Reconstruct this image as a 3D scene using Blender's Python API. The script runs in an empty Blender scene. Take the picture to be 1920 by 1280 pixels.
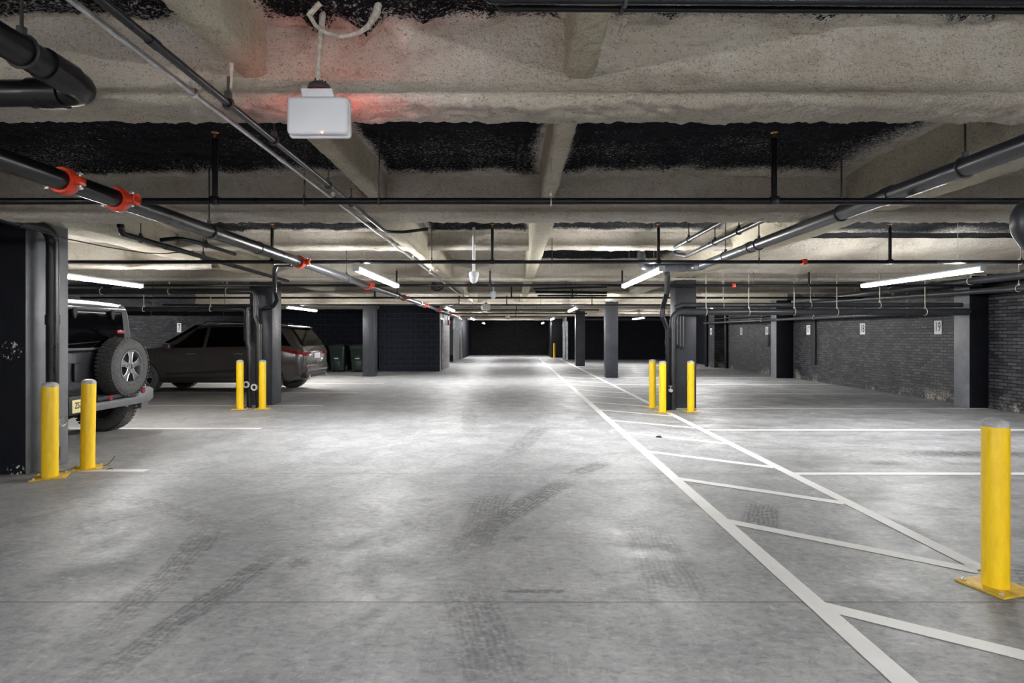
import bpy, bmesh, math, random
from mathutils import Vector, Matrix, noise, Euler
random.seed(7)
PI = math.pi
SC = bpy.context.scene
COL = SC.collection
H = 1.38            # camera height
F = 1100.0          # focal length in pixels of the 1920 wide frame
VX, VY = 963.0, 629.0


def at(x, y, Y):
    """the place at depth Y that the photograph shows at x, y"""
    return Vector(((x - VX) * Y / F, Y, H - (y - VY) * Y / F))


# ------------------------------------------------------------------ materials
class NT:
    def __init__(s, name):
        s.m = bpy.data.materials.new(name)
        s.m.use_nodes = True
        s.t = s.m.node_tree
        s.b = s.t.nodes['Principled BSDF']
        s._pos = None

    def n(s, typ, **kw):
        o = s.t.nodes.new(typ)
        for k, v in kw.items():
            setattr(o, k, v)
        return o

    def put(s, sock, v):
        if hasattr(v, 'is_output'):
            s.t.links.new(v, sock)
        elif v is not None:
            if sock.type == 'RGBA' and not hasattr(v, '__len__'):
                v = (v, v, v, 1)
            elif sock.type == 'RGBA' and len(v) == 3:
                v = (*v, 1)
            sock.default_value = v

    def pos(s):
        if s._pos is None:
            s._pos = s.n('ShaderNodeNewGeometry').outputs['Position']
        return s._pos

    def obj(s):
        return s.n('ShaderNodeTexCoord').outputs['Object']

    def math(s, op, a, b=None, c=None, clamp=False):
        o = s.n('ShaderNodeMath', operation=op, use_clamp=clamp)
        for i, v in enumerate((a, b, c)):
            if v is not None:
                s.put(o.inputs[i], v)
        return o.outputs[0]

    def mapping(s, v, scale=(1, 1, 1), rot=(0, 0, 0), loc=(0, 0, 0)):
        o = s.n('ShaderNodeMapping')
        s.put(o.inputs['Vector'], v)
        o.inputs['Scale'].default_value = scale
        o.inputs['Rotation'].default_value = rot
        o.inputs['Location'].default_value = loc
        return o.outputs[0]

    def noise(s, v, scale, detail=4, rough=.55, dist=0.0):
        o = s.n('ShaderNodeTexNoise')
        s.put(o.inputs['Vector'], v)
        o.inputs['Scale'].default_value = scale
        o.inputs['Detail'].default_value = detail
        o.inputs['Roughness'].default_value = rough
        o.inputs['Distortion'].default_value = dist
        return o.outputs['Fac']

    def step(s, v, lo, hi, to0=0.0, to1=1.0):
        o = s.n('ShaderNodeMapRange', interpolation_type='SMOOTHSTEP')
        s.put(o.inputs['Value'], v)
        s.put(o.inputs['From Min'], lo)
        s.put(o.inputs['From Max'], hi)
        o.inputs['To Min'].default_value = to0
        o.inputs['To Max'].default_value = to1
        return o.outputs[0]

    def mix(s, f, a, b, mode='MIX'):
        o = s.n('ShaderNodeMix', data_type='RGBA', blend_type=mode)
        s.put(o.inputs[0], f)
        s.put(o.inputs[6], a)
        s.put(o.inputs[7], b)
        return o.outputs[2]

    def sep(s, v):
        o = s.n('ShaderNodeSeparateXYZ')
        s.put(o.inputs[0], v)
        return o.outputs

    def comb(s, x, y, z):
        o = s.n('ShaderNodeCombineXYZ')
        for i, v in enumerate((x, y, z)):
            s.put(o.inputs[i], v)
        return o.outputs[0]

    def bump(s, h, strength=.5, dist=.02):
        o = s.n('ShaderNodeBump')
        s.put(o.inputs['Height'], h)
        o.inputs['Strength'].default_value = strength
        o.inputs['Distance'].default_value = dist
        s.t.links.new(o.outputs[0], s.b.inputs['Normal'])

    def set(s, color=None, rough=None, metal=None, spec=None, coat=None):
        for k, v in (('Base Color', color), ('Roughness', rough), ('Metallic', metal), ('Specular IOR Level', spec), ('Coat Weight', coat)):
            if v is not None:
                s.put(s.b.inputs[k], v)
        return s.m


def plain(name, color, rough=.5, metal=0.0, spec=.5, var=.12, scale=14, coat=None, bump=0.0):
    t = NT(name)
    c = t.noise(t.obj(), scale, 5, .6)
    f = t.step(c, .3, .7)
    lo = tuple(x * (1 - var) for x in color)
    hi = tuple(min(1, x * (1 + var)) for x in color)
    r = t.step(c, .25, .75, max(.03, rough - .06), min(1, rough + .06))
    if bump:
        t.bump(t.noise(t.obj(), scale * 8, 4, .6), bump, .004)
    return t.set(t.mix(f, lo, hi), r, metal, spec, coat)


def emit(name, color, strength):
    t = NT(name)
    t.set(color, .4)
    t.put(t.b.inputs['Emission Color'], color)
    t.b.inputs['Emission Strength'].default_value = strength
    return t.m


def mat_foam(name, c0, c1, bump=.9):
    t = NT(name)
    p = t.pos()
    big = t.noise(p, 1.1, 4, .55)
    mid = t.noise(p, 9, 5, .6)
    fine = t.noise(p, 55, 4, .65)
    pit = t.noise(p, 130, 2, .6)
    col = t.mix(t.step(big, .35, .68), c0, c1)
    rid = t.noise(t.mapping(p, (1, 1, 1.6)), 34, 6, .75, .6)
    col = t.mix(t.math('MULTIPLY', t.step(mid, .5, .75), .40), col, (c0[0] * .60, c0[1] * .56, c0[2] * .48))
    col = t.mix(t.math('MULTIPLY', t.step(rid, .46, .34), .55), col, (c0[0] * .45, c0[1] * .41, c0[2] * .34))  # cavity shade painted in: hollows darker, ridges lighter
    col = t.mix(t.math('MULTIPLY', t.step(rid, .58, .70), .40), col, (min(.85, c1[0] * 1.15), min(.8, c1[1] * 1.13), min(.75, c1[2] * 1.08)))
    col = t.mix(t.math('MULTIPLY', t.step(pit, .60, .67), .60), col, (.06, .05, .038))  # pits darkened too, their shade held in the colour
    crack = t.n('ShaderNodeTexVoronoi', feature='DISTANCE_TO_EDGE')
    t.put(crack.inputs['Vector'], t.mapping(p, (1, 1, 1)))
    crack.inputs['Scale'].default_value = 14
    h = t.math('ADD', t.math('MULTIPLY', mid, .8), t.math('MULTIPLY', fine, .55))
    h = t.math('ADD', h, t.math('MULTIPLY', t.step(crack.outputs[0], 0, .25), .12))
    h = t.math('ADD', h, t.math('MULTIPLY', rid, .9))
    t.bump(h, bump, .03)
    return t.set(col, .95, 0, .1)


def mat_slab():
    t = NT('sprayed_slab')
    p = t.pos()
    a = t.n('ShaderNodeAttribute', attribute_name='spray').outputs['Fac']
    n1 = t.noise(p, 7, 7, .7)
    n2 = t.noise(p, 75, 3, .7)
    n3 = t.noise(p, 1.4, 3, .5)
    n4 = t.noise(p, 30, 4, .7)
    n5 = t.noise(t.mapping(p, (1, 1.6, 1), (0, 0, .5)), 48, 4, .75)
    edge = t.math('ADD', a, t.math('MULTIPLY', t.math('SUBTRACT', n1, .5), .5))
    edge = t.math('ADD', edge, t.math('MULTIPLY', t.math('SUBTRACT', n4, .5), .8))
    edge = t.math('ADD', edge, t.math('MULTIPLY', t.math('SUBTRACT', n2, .5), 1.6))
    m = t.step(edge, .44, .66)
    thr = t.math('SUBTRACT', .665, t.math('MULTIPLY', a, .30))
    thr = t.math('SUBTRACT', thr, t.math('MULTIPLY', t.step(n3, .35, .7), .09))
    sp = t.step(n5, thr, t.math('ADD', thr, .07))
    black = t.mix(t.step(n1, .3, .7), (.003, .0035, .005), (.010, .011, .014))
    black = t.mix(t.math('MULTIPLY', sp, .75), black, (.46, .45, .44))
    beige = t.mix(t.step(n1, .35, .65), (.50, .45, .37), (.66, .62, .55))
    beige = t.mix(t.math('MULTIPLY', t.step(n2, .57, .66), .6), beige, (.05, .045, .04))
    h = t.math('ADD', n1, t.math('MULTIPLY', n2, .35))
    h = t.math('ADD', h, t.math('MULTIPLY', n4, .5))
    t.bump(h, 1.0, .04)
    return t.set(t.mix(m, black, beige), .95, 0, .12)


def mat_floor():
    t = NT('concrete_floor')
    p = t.pos()
    xy = t.sep(p)
    X, Y = xy[0], xy[1]
    big = t.noise(p, .42, 5, .6, .3)
    mid = t.noise(t.mapping(p, (1, 1, 1), (0, 0, .5)), 2.3, 8, .7, .6)
    st1 = t.noise(t.mapping(p, (5, 1, 1), (0, 0, .35)), 3.2, 6, .7, .3)
    st2 = t.noise(t.mapping(p, (2.2, 16, 1), (0, 0, .7)), 2.4, 6, .7)
    st3 = t.noise(t.mapping(p, (26, 2.4, 1), (0, 0, -.28)), 1.6, 6, .7)
    st4 = t.noise(t.mapping(p, (30, 2.0, 1), (0, 0, .15)), 1.7, 6, .7)
    fine = t.noise(p, 90, 3, .7)
    grain = t.noise(t.mapping(p, (1, 1.5, 1), (0, 0, .3)), 16, 8, .78, .4)
    spk = t.noise(p, 210, 2, .6)
    col = t.mix(t.step(big, .3, .72), (.205, .209, .222), (.285, .287, .292))
    col = t.mix(t.math('MULTIPLY', t.step(mid, .42, .72), .50), col, (.118, .121, .130))
    col = t.mix(t.math('MULTIPLY', t.step(mid, .50, .28), .22), col, (.36, .36, .36))
    col = t.mix(t.math('MULTIPLY', t.step(grain, .48, .66), .62), col, (.095, .097, .104))
    col = t.mix(t.math('MULTIPLY', t.step(grain, .48, .32), .55), col, (.40, .40, .40))
    col = t.mix(t.math('MULTIPLY', t.step(st1, .56, .72), .35), col, (.10, .10, .105))
    col = t.mix(t.math('MULTIPLY', t.step(st2, .55, .72), .30), col, (.42, .418, .41))
    col = t.mix(t.math('MULTIPLY', t.step(st3, .56, .72), .30), col, (.42, .42, .42))
    col = t.mix(t.math('MULTIPLY', t.step(st4, .58, .70), .32), col, (.11, .11, .115))
    col = t.mix(t.math('MULTIPLY', t.step(spk, .62, .70), .25), col, (.5, .5, .49))
    # the stalls by the brick wall are dirtier
    dirty = t.math('MULTIPLY', t.step(X, 1.4, 3.6), t.step(t.noise(t.mapping(p, (.5, 1.5, 1)), 1.5, 6, .65), .45, .66))
    col = t.mix(t.math('MULTIPLY', dirty, .6), col, (.085, .083, .082))
    warm_tint = t.math('MULTIPLY', t.step(X, -3.0, -6.5), .45)  # floor tone turns warmer toward the grey brick wall
    col = t.mix(warm_tint, col, (.33, .30, .27))

    def seg(x0, y0, x1, y1, w, s, col, stripes=True):
        dx, dy = x1 - x0, y1 - y0
        L = math.hypot(dx, dy)
        ux, uy = dx / L, dy / L
        u = t.math('ADD', t.math('MULTIPLY', X, ux), t.math('MULTIPLY_ADD', Y, uy, -(x0 * ux + y0 * uy)))
        v = t.math('ADD', t.math('MULTIPLY', X, -uy), t.math('MULTIPLY_ADD', Y, ux, (x0 * uy - y0 * ux)))
        v = t.math('ADD', v, t.math('MULTIPLY', t.math('SUBTRACT', big, .5), .45))
        m = t.math('MULTIPLY', t.step(u, 0, .25 * L), t.step(u, L, .7 * L))
        m = t.math('MULTIPLY', m, t.step(t.math('ABSOLUTE', v), w * .62, w * .35))
        if stripes:
            wv = t.math('SINE', t.math('MULTIPLY', v, 2 * PI / .034))
            m = t.math('MULTIPLY', m, t.math('MULTIPLY_ADD', wv, .25, .75))
        m = t.math('MULTIPLY', m, t.step(grain, .36, .56, .15, 1))
        return t.mix(t.math('MULTIPLY', m, min(1, s * 1.35)), col, (.045, .045, .048))

    for a in ((.55, 5.75, -.38, 3.75, .22, .75), (-.12, 5.35, -.30, 3.5, .30, .55), (-1.50, 3.9, -1.68, 2.2, .16, .55),
              (-2.2, 4.4, -1.86, 2.5, .2, .45), (.55, 5.75, 1.05, 6.5, .2, .6), (.95, 4.4, .85, 2.9, .34, .5), (-.3, 3.3, -.02, 2.2, .3, .4),
              (2.1, 4.9, 1.68, 4.15, .26, .7), (.5, 9.2, -.1, 6.3, .24, .4), (-.9, 11.5, -.5, 7.5, .25, .35), (-3.6, 5.2, -1.9, 4.1, .2, .4)):
        col = seg(*a, col)

    ragn = t.noise(t.mapping(p, (.8, 1.6, 1)), 26, 6, .75)

    def blob(cx, cy, rx, ry, s, c, col, rag=.5):
        a = t.math('POWER', t.math('DIVIDE', t.math('SUBTRACT', X, cx), rx), 2)
        b = t.math('POWER', t.math('DIVIDE', t.math('SUBTRACT', Y, cy), ry), 2)
        r = t.math('ADD', t.math('SQRT', t.math('ADD', a, b)), t.math('MULTIPLY', t.math('SUBTRACT', ragn, .5), rag * 7))
        return t.mix(t.math('MULTIPLY', t.math('MULTIPLY', t.step(r, 1.1, .45), s), t.step(grain, .30, .55, .35, 1)), col, c)

    for a in ((5.35, 6.85, .95, .22, .9, (.03, .03, .03)), (4.3, 7.1, .5, .13, .5, (.09, .08, .065)), (4.02, 6.35, .30, .17, .85, (.05, .05, .05)), (4.0, 6.33, .18, .09, .9, (.02, .02, .02)),
              (4.9, 6.3, .3, .1, .6, (.08, .08, .08)), (-1.31, 3.57, .09, .09, .8, (.06, .06, .055)), (.12, 3.17, .19, .028, .8, (.06, .045, .03)),
              (-.75, 4.93, .09, .06, .6, (.08, .08, .08)), (.02, 4.0, .07, .05, .55, (.08, .08, .08)), (3.3, 3.3, .6, .25, .9, (.02, .02, .02)), (-.35, 4.2, .35, .6, .4, (.08, .08, .075)),
              (1.65, 5.5, .25, .12, .5, (.09, .065, .04))):
        col = blob(*a, col)
    # sawn joints
    j = None
    for y in (3.04, 5.88, 8.75, 11.6, 14.45, 17.3):
        k = t.step(t.math('ABSOLUTE', t.math('ADD', t.math('SUBTRACT', Y, y), t.math('MULTIPLY', t.math('SUBTRACT', mid, .5), .006))), .007, .002)
        j = k if j is None else t.math('MAXIMUM', j, k)
    col = t.mix(t.math('MULTIPLY', j, .85), col, (.05, .05, .05))
    col = t.mix(t.math('MULTIPLY', t.step(fine, .62, .72), .3), col, (.5, .5, .49))
    col = t.mix(t.math('MULTIPLY', t.step(fine, .36, .27), .5), col, (.07, .07, .07))
    h = t.math('ADD', t.math('MULTIPLY', mid, .5), t.math('MULTIPLY', fine, .2))
    t.bump(t.math('SUBTRACT', h, t.math('MULTIPLY', j, .3)), .25, .012)
    return t.set(col, t.step(mid, .25, .75, .42, .66), 0, .4)


def mat_line():
    t = NT('white_floor_paint')
    p = t.pos()
    w = t.noise(p, 12, 8, .75)
    b = t.noise(p, 1.2, 4, .6)
    c = t.mix(t.step(b, .3, .7), (.66, .66, .65), (.56, .56, .55))
    c = t.mix(t.math('MULTIPLY', t.step(w, .60, .70), .8), c, (.24, .24, .24))
    return t.set(c, .6, 0, .35)


def mat_paint(name, c, chips=.0, spot=None, rough=.42, spec=.4):
    t = NT(name)
    p = t.pos()
    a = t.noise(p, 3, 4, .6)
    col = t.mix(t.step(a, .3, .7), tuple(x * .85 for x in c), tuple(x * 1.2 for x in c))
    n = t.noise(p, 22, 5, .65)
    if chips:
        k = t.math('MULTIPLY', t.step(n, .72 - chips, .74 - chips), t.step(a, .5, .6))
        col = t.mix(k, col, (.4, .4, .39))
    for (sx, sy, sz, rx, rz) in spot or ():
        q = t.sep(p)
        d = t.math('ADD', t.math('POWER', t.math('DIVIDE', t.math('SUBTRACT', q[0], sx), rx), 2), t.math('POWER', t.math('DIVIDE', t.math('SUBTRACT', q[2], sz), rz), 2))
        k = t.math('MULTIPLY', t.step(d, 1.1, .4), t.step(t.noise(p, 32, 5, .65), .56, .59))
        col = t.mix(k, col, (.62, .62, .60))
    t.bump(t.math('ADD', n, t.math('MULTIPLY', t.noise(p, 80, 3), .4)), .18, .01)
    return t.set(col, t.step(n, .3, .7, rough - .08, rough + .1), 0, spec)


def mat_brick(name, axis, dark, light, pale=0.0, spec=.35):
    t = NT(name)
    p = t.pos()
    q = t.sep(p)
    v = t.comb(t.math('ADD', q[0], q[1]), q[2], 0.0)
    warp = t.noise(p, 5, 3, .6)
    v = t.mapping(v, (1, 1, 1))
    b = t.n('ShaderNodeTexBrick', offset=.5)
    t.put(b.inputs['Vector'], v)
    b.inputs['Scale'].default_value = 1.0
    b.inputs['Brick Width'].default_value = .20
    b.inputs['Row Height'].default_value = .064
    b.inputs['Mortar Size'].default_value = .009
    b.inputs['Mortar Smooth'].default_value = .35
    b.inputs['Color1'].default_value = (*light, 1)
    b.inputs['Color2'].default_value = tuple(x * .22 for x in light) + (1,)
    b.inputs['Mortar'].default_value = (*dark, 1)
    n = t.noise(p, 2.2, 6, .65)
    n2 = t.noise(p, 30, 5, .7)
    col = t.mix(t.math('MULTIPLY', t.step(n, .45, .7), .6), b.outputs[0], dark)
    low = t.step(q[2], .55, .02)
    sp = t.step(t.math('ADD', n2, t.math('MULTIPLY', low, .06)), .645, .70)
    col = t.mix(t.math('MULTIPLY', sp, t.step(n, .40, .62)), col, (.36, .35, .34))
    if pale:
        e = t.math('MULTIPLY', t.step(q[2], .32, .05), t.step(t.noise(p, 1.3, 4, .6), .52, .62))
        e = t.math('MULTIPLY', e, t.step(n2, .42, .58))
        col = t.mix(t.math('MULTIPLY', e, pale), col, (.40, .36, .31))
    h = t.math('SUBTRACT', t.math('MULTIPLY', n2, .5), t.math('MULTIPLY', b.outputs[1], 1.0))
    t.bump(t.math('ADD', h, t.math('MULTIPLY', warp, .4)), .9, .015)
    return t.set(col, t.step(n2, .3, .7, .35, .6), 0, spec)


def mat_block(name, axis, c, mortar, spec=.3):
    t = NT(name)
    p = t.pos()
    q = t.sep(p)
    v = t.comb(t.math('ADD', q[0], q[1]), q[2], 0.0)
    b = t.n('ShaderNodeTexBrick', offset=.5)
    t.put(b.inputs['Vector'], v)
    b.inputs['Scale'].default_value = 1.0
    b.inputs['Brick Width'].default_value = .406
    b.inputs['Row Height'].default_value = .203
    b.inputs['Mortar Size'].default_value = .007
    b.inputs['Mortar Smooth'].default_value = .2
    b.inputs['Color1'].default_value = (*c, 1)
    b.inputs['Color2'].default_value = tuple(x * .86 for x in c) + (1,)
    b.inputs['Mortar'].default_value = (*mortar, 1)
    n = t.noise(p, 20, 5, .65)
    col = t.mix(t.math('MULTIPLY', t.step(n, .66, .72), .4), b.outputs[0], (.2, .2, .2))
    t.bump(t.math('SUBTRACT', t.math('MULTIPLY', n, .3), b.outputs[1]), .5, .008)
    return t.set(col, .6, 0, spec)


def mat_yellow():
    t = NT('yellow_sleeve')
    q = t.obj()
    n = t.noise(t.mapping(q, (1, 1, .25)), 30, 5, .7)
    col = t.mix(t.step(n, .35, .7), (.70, .45, .004), (.78, .53, .008))
    col = t.mix(t.math('MULTIPLY', t.step(t.noise(q, 16, 5, .6), .70, .74), .5), col, (.08, .06, .02))
    return t.set(col, .36, 0, .5)


M = {}
M['foam'] = mat_foam('fireproofing_foam', (.56, .51, .43), (.68, .64, .57))
M['foam_rough'] = mat_foam('fireproofing_rough', (.60, .545, .42), (.72, .67, .54), 1.0)
M['slab'] = mat_slab()
M['floor'] = mat_floor()
M['line'] = mat_line()
M['paint'] = mat_paint('column_paint', (.021, .023, .029), .02)
M['paint_chip'] = mat_paint('column_paint_chipped', (.0075, .0085, .012), .0, [(-4.98, 5.8, 1.235, .12, .10), (-4.94, 5.8, .05, .09, .07)], .6, .12)
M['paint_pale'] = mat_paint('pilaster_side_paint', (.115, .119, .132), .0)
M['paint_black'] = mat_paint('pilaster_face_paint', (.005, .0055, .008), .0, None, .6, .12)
M['brick'] = mat_brick('painted_brick', 'x', (.002, .002, .0035), (.060, .061, .070), .8)
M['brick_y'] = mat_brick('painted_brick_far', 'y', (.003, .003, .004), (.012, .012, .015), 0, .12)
M['brick_left'] = mat_brick('painted_brick_grey', 'x', (.02, .021, .025), (.07, .073, .082))
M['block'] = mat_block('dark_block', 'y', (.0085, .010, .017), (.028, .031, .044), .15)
M['block_side'] = mat_block('grey_block', 'x', (.14, .137, .14), (.26, .25, .25))
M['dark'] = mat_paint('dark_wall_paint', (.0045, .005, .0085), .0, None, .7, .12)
M['pipe'] = plain('black_pipe', (.0055, .006, .008), .32, 0, .28, .25, 9, bump=.05)
M['pipe_grey'] = plain('dark_grey_pipe', (.024, .026, .031), .36, 0, .5, .2, 9, bump=.05)
M['pipe_main'] = plain('charcoal_main', (.022, .023, .026), .34, 0, .55, .2, 9)
M['pipe_worn'] = plain('worn_black_pipe', (.012, .0115, .0115), .34, 0, .45, .5, 18, bump=.2)
M['galv'] = plain('galvanised_steel', (.50, .51, .52), .38, .7, .5, .2, 20)
M['bracket'] = plain('dark_steel', (.05, .05, .052), .45, .4, .5, .3, 20)
M['coat'] = plain('foam_coated_rod', (.46, .43, .37), .9, 0, .2, .3, 40, bump=.8)
M['red'] = plain('red_coupling', (.55, .045, .015), .4, 0, .5, .25, 30)
M['bolt'] = plain('zinc_bolt', (.6, .6, .58), .35, .8, .5, .1, 30)
M['brass'] = plain('brass', (.45, .22, .06), .4, .7, .5, .2, 30)
M['yellow'] = mat_yellow()
M['cap'] = plain('grey_cap', (.30, .30, .31), .5, 0, .4, .3, 20)
M['baseplate'] = plain('yellow_plate', (.50, .33, .03), .55, 0, .4, .35, 12)
M['white'] = plain('white_plastic', (.52, .535, .57), .45, 0, .4, .04, 6)
M['white_dim'] = plain('pale_plastic', (.55, .56, .58), .45, 0, .4, .06, 6)
M['housing'] = plain('fixture_housing', (.6, .6, .62), .4, 0, .5, .05, 6)
M['lamp'] = emit('led_diffuser', (1.0, .99, .975), 88.0)
M['led_red'] = emit('red_led', (1.0, .05, .02), 75.0)
M['led_dot'] = emit('red_indicator', (1.0, .12, .05), 6.0)
M['sign'] = plain('sign_white', (.62, .63, .65), .5, 0, .3, .05, 10)
M['ink'] = plain('sign_black', (.01, .01, .012), .5, 0, .3, .05, 10)
M['rubber'] = plain('tyre_rubber', (.062, .062, .063), .8, 0, .3, .3, 30, bump=.4)
M['alloy'] = plain('machined_alloy', (.50, .50, .51), .3, .8, .5, .08, 20)
M['alloy_dark'] = plain('dark_alloy', (.13, .13, .135), .4, .5, .5, .15, 20)
M['void'] = plain('black_plastic', (.010, .010, .011), .6, 0, .4, .2, 20)
M['carblack'] = plain('dark_grey_car_paint', (.020, .021, .026), .3, .1, .5, .04, 3, coat=.5)
M['cartop'] = plain('black_hardtop', (.008, .008, .009), .45, 0, .5, .1, 30, bump=.1)
M['bumper'] = plain('grey_bumper', (.10, .104, .112), .42, .1, .5, .15, 12)
def car_paint(name, c, metal):
    t = NT(name)
    return t.set(c, .25, metal, .5, .5)


M['carbrown'] = car_paint('grey_brown_car_paint', (.048, .042, .040), .15)
M['glass'] = plain('tinted_glass', (.002, .002, .0025), .05, 0, .18, .0, 5)
M['glass'].node_tree.nodes['Principled BSDF'].inputs['IOR'].default_value = 1.14
M['chrome'] = plain('chrome', (.6, .6, .6), .15, .95, .5, .05, 10)
M['lens'] = plain('red_lens', (.16, .006, .010), .15, 0, .6, .25, 20, coat=.5)
M['plate'] = plain('plate_yellow', (.62, .56, .28), .4, 0, .4, .05, 20)
M['bin'] = plain('green_bin', (.014, .029, .024), .45, 0, .5, .2, 12)
M['binlid'] = plain('dark_bin_lid', (.006, .010, .009), .5, 0, .5, .2, 12)
M['leaf'] = plain('dry_leaf', (.22, .075, .025), .8, 0, .2, .4, 60)
M['stud'] = plain('steel_stud', (.35, .37, .40), .35, .7, .5, .25, 6)
M['bell'] = plain('red_bell', (.30, .02, .02), .35, 0, .5, .1, 20)
M['cable'] = plain('black_cable', (.012, .012, .013), .55, 0, .4, .2, 20)
M['board'] = plain('grey_board', (.16, .165, .175), .6, 0, .3, .2, 4)


# ------------------------------------------------------------------ mesh helpers
class MB:
    """collects shapes in one bmesh"""
    def __init__(s):
        s.bm = bmesh.new()

    def quadstrip(s, rows, close=False, cap=True):
        bm = s.bm
        R = [[bm.verts.new(p) for p in r] for r in rows]
        n = len(rows[0])
        for a, b in zip(R, R[1:]):
            for i in range(n if close else n - 1):
                j = (i + 1) % n
                bm.faces.new((a[i], a[j], b[j], b[i]))
        if close and cap:
            bm.faces.new(R[0][::-1])
            bm.faces.new(R[-1])
        return R

    def box(s, lo, hi, bev=0.0, seg=2, rot=None, piv=None):
        lo, hi = Vector(lo), Vector(hi)
        c = (lo + hi) / 2
        d = hi - lo
        r = bmesh.ops.create_cube(s.bm, size=1.0, matrix=Matrix.Translation(c) @ Matrix.Diagonal((d.x, d.y, d.z, 1)))
        vs = r['verts']
        if bev > 0:
            es = list({e for v in vs for e in v.link_edges})
            rr = bmesh.ops.bevel(s.bm, geom=es, offset=bev, segments=seg, affect='EDGES', profile=.5)
            vs = list({v for f in rr['faces'] for v in f.verts} | {v for v in vs if v.is_valid})
        if rot is not None:
            bmesh.ops.rotate(s.bm, verts=[v for v in vs if v.is_valid], cent=Vector(piv) if piv is not None else c, matrix=Euler(rot).to_matrix())
        return vs

    def tube(s, pts, r, seg=12, cap=True):
        pts = [Vector(p) for p in pts]
        rs = r if hasattr(r, '__len__') else [r] * len(pts)
        tang = []
        for i in range(len(pts)):
            a = pts[max(i - 1, 0)]
            b = pts[min(i + 1, len(pts) - 1)]
            tang.append((b - a).normalized())
        t0 = tang[0]
        up = Vector((0, 0, 1)) if abs(t0.z) < .9 else Vector((1, 0, 0))
        u = t0.cross(up).normalized()
        rows = []
        for i, p in enumerate(pts):
            t = tang[i]
            u = (u - t * u.dot(t)).normalized()
            w = t.cross(u)
            rows.append([p + (u * math.cos(a) + w * math.sin(a)) * rs[i] for a in (2 * PI * k / seg for k in range(seg))])
        s.quadstrip(rows, True, cap)

    def lathe(s, prof, seg=24, mat=Matrix.Identity(4), close=False):
        """prof: (radius, height) along local z"""
        rows = []
        for k in range(seg):
            a = 2 * PI * k / seg
            rows.append([mat @ Vector((r * math.cos(a), r * math.sin(a), z)) for r, z in prof])
        rows.append(rows[0])
        R = s.quadstrip(rows, close, False)
        bmesh.ops.remove_doubles(s.bm, verts=[v for r in R for v in r], dist=1e-6)

    def prism(s, poly, axis, a, b, bev=0.0, seg=2):
        def P(u, v, w):
            return {'x': (w, u, v), 'y': (u, w, v), 'z': (u, v, w)}[axis]
        A = [s.bm.verts.new(P(u, v, a)) for u, v in poly]
        B = [s.bm.verts.new(P(u, v, b)) for u, v in poly]
        n = len(poly)
        fs = [s.bm.faces.new(A[::-1]), s.bm.faces.new(B)]
        for i in range(n):
            fs.append(s.bm.faces.new((A[i], A[(i + 1) % n], B[(i + 1) % n], B[i])))
        bmesh.ops.recalc_face_normals(s.bm, faces=fs)
        if bev > 0:
            es = list({e for f in fs for e in f.edges})
            bmesh.ops.bevel(s.bm, geom=es, offset=bev, segments=seg, affect='EDGES', profile=.5)

    def ring(s, c, R, r, axis='y', seg=20, rs=8, mat=None):
        rows = []
        for k in range(seg + 1):
            a = 2 * PI * k / seg
            row = []
            for j in range(rs):
                b = 2 * PI * j / rs
                q = (R + r * math.cos(b))
                u, v, w = q * math.cos(a), q * math.sin(a), r * math.sin(b)
                p = {'y': Vector((u, w, v)), 'x': Vector((w, u, v)), 'z': Vector((u, v, w))}[axis]
                row.append(Vector(c) + p)
            rows.append(row)
        R_ = s.quadstrip(rows, True, False)
        bmesh.ops.remove_doubles(s.bm, verts=[v for r_ in R_ for v in r_], dist=1e-6)

    def build(s, name, m, parent=None, loc=(0, 0, 0), smooth=True, angle=35, shift=True):
        """link the shapes as ONE mesh object; vertex places are given in the thing's own frame when it has a parent"""
        me = bpy.data.meshes.new(name)
        bmesh.ops.recalc_face_normals(s.bm, faces=s.bm.faces)
        if parent is None and shift:
            bmesh.ops.translate(s.bm, verts=s.bm.verts, vec=-Vector(loc))
        s.bm.to_mesh(me)
        s.bm.free()
        me.materials.append(m)
        if smooth:
            me.polygons.foreach_set('use_smooth', [True] * len(me.polygons))
            me.set_sharp_from_angle(angle=math.radians(angle))
        o = bpy.data.objects.new(name, me)
        COL.objects.link(o)
        if parent is not None:
            o.parent = parent
        else:
            o.location = loc
        return o


def fillet(pts, R, n=6):
    pts = [Vector(p) for p in pts]
    out = [pts[0]]
    for a, b, c in zip(pts, pts[1:], pts[2:]):
        u, v = (a - b), (c - b)
        lu, lv = u.length, v.length
        u.normalize(); v.normalize()
        ang = u.angle(v)
        if ang > PI - .05:
            out.append(b)
            continue
        d = min(R / math.tan(ang / 2), lu * .48, lv * .48)
        r = d * math.tan(ang / 2)
        p0, p1 = b + u * d, b + v * d
        cen = b + (u + v).normalized() * (r / math.sin(ang / 2))
        e0, e1 = p0 - cen, p1 - cen
        th = e0.angle(e1)
        for k in range(n + 1):
            f = k / n
            out.append(cen + (e0 * math.sin((1 - f) * th) + e1 * math.sin(f * th)) / math.sin(th))
    out.append(pts[-1])
    return out


def tag(o, label=None, cat=None, group=None, kind=None):
    if label: o['label'] = label
    if cat: o['category'] = cat
    if group: o['group'] = group
    if kind: o['kind'] = kind
    return o


def thing(name, label, cat, loc=(0, 0, 0), rotz=0.0, group=None):
    o = bpy.data.objects.new(name, None)
    o.empty_display_size = .1
    COL.objects.link(o)
    o.location = loc
    o.rotation_euler = (0, 0, rotz)
    return tag(o, label, cat, group)


def kids(o):
    return [c for c in bpy.data.objects if c.parent == o]


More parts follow.
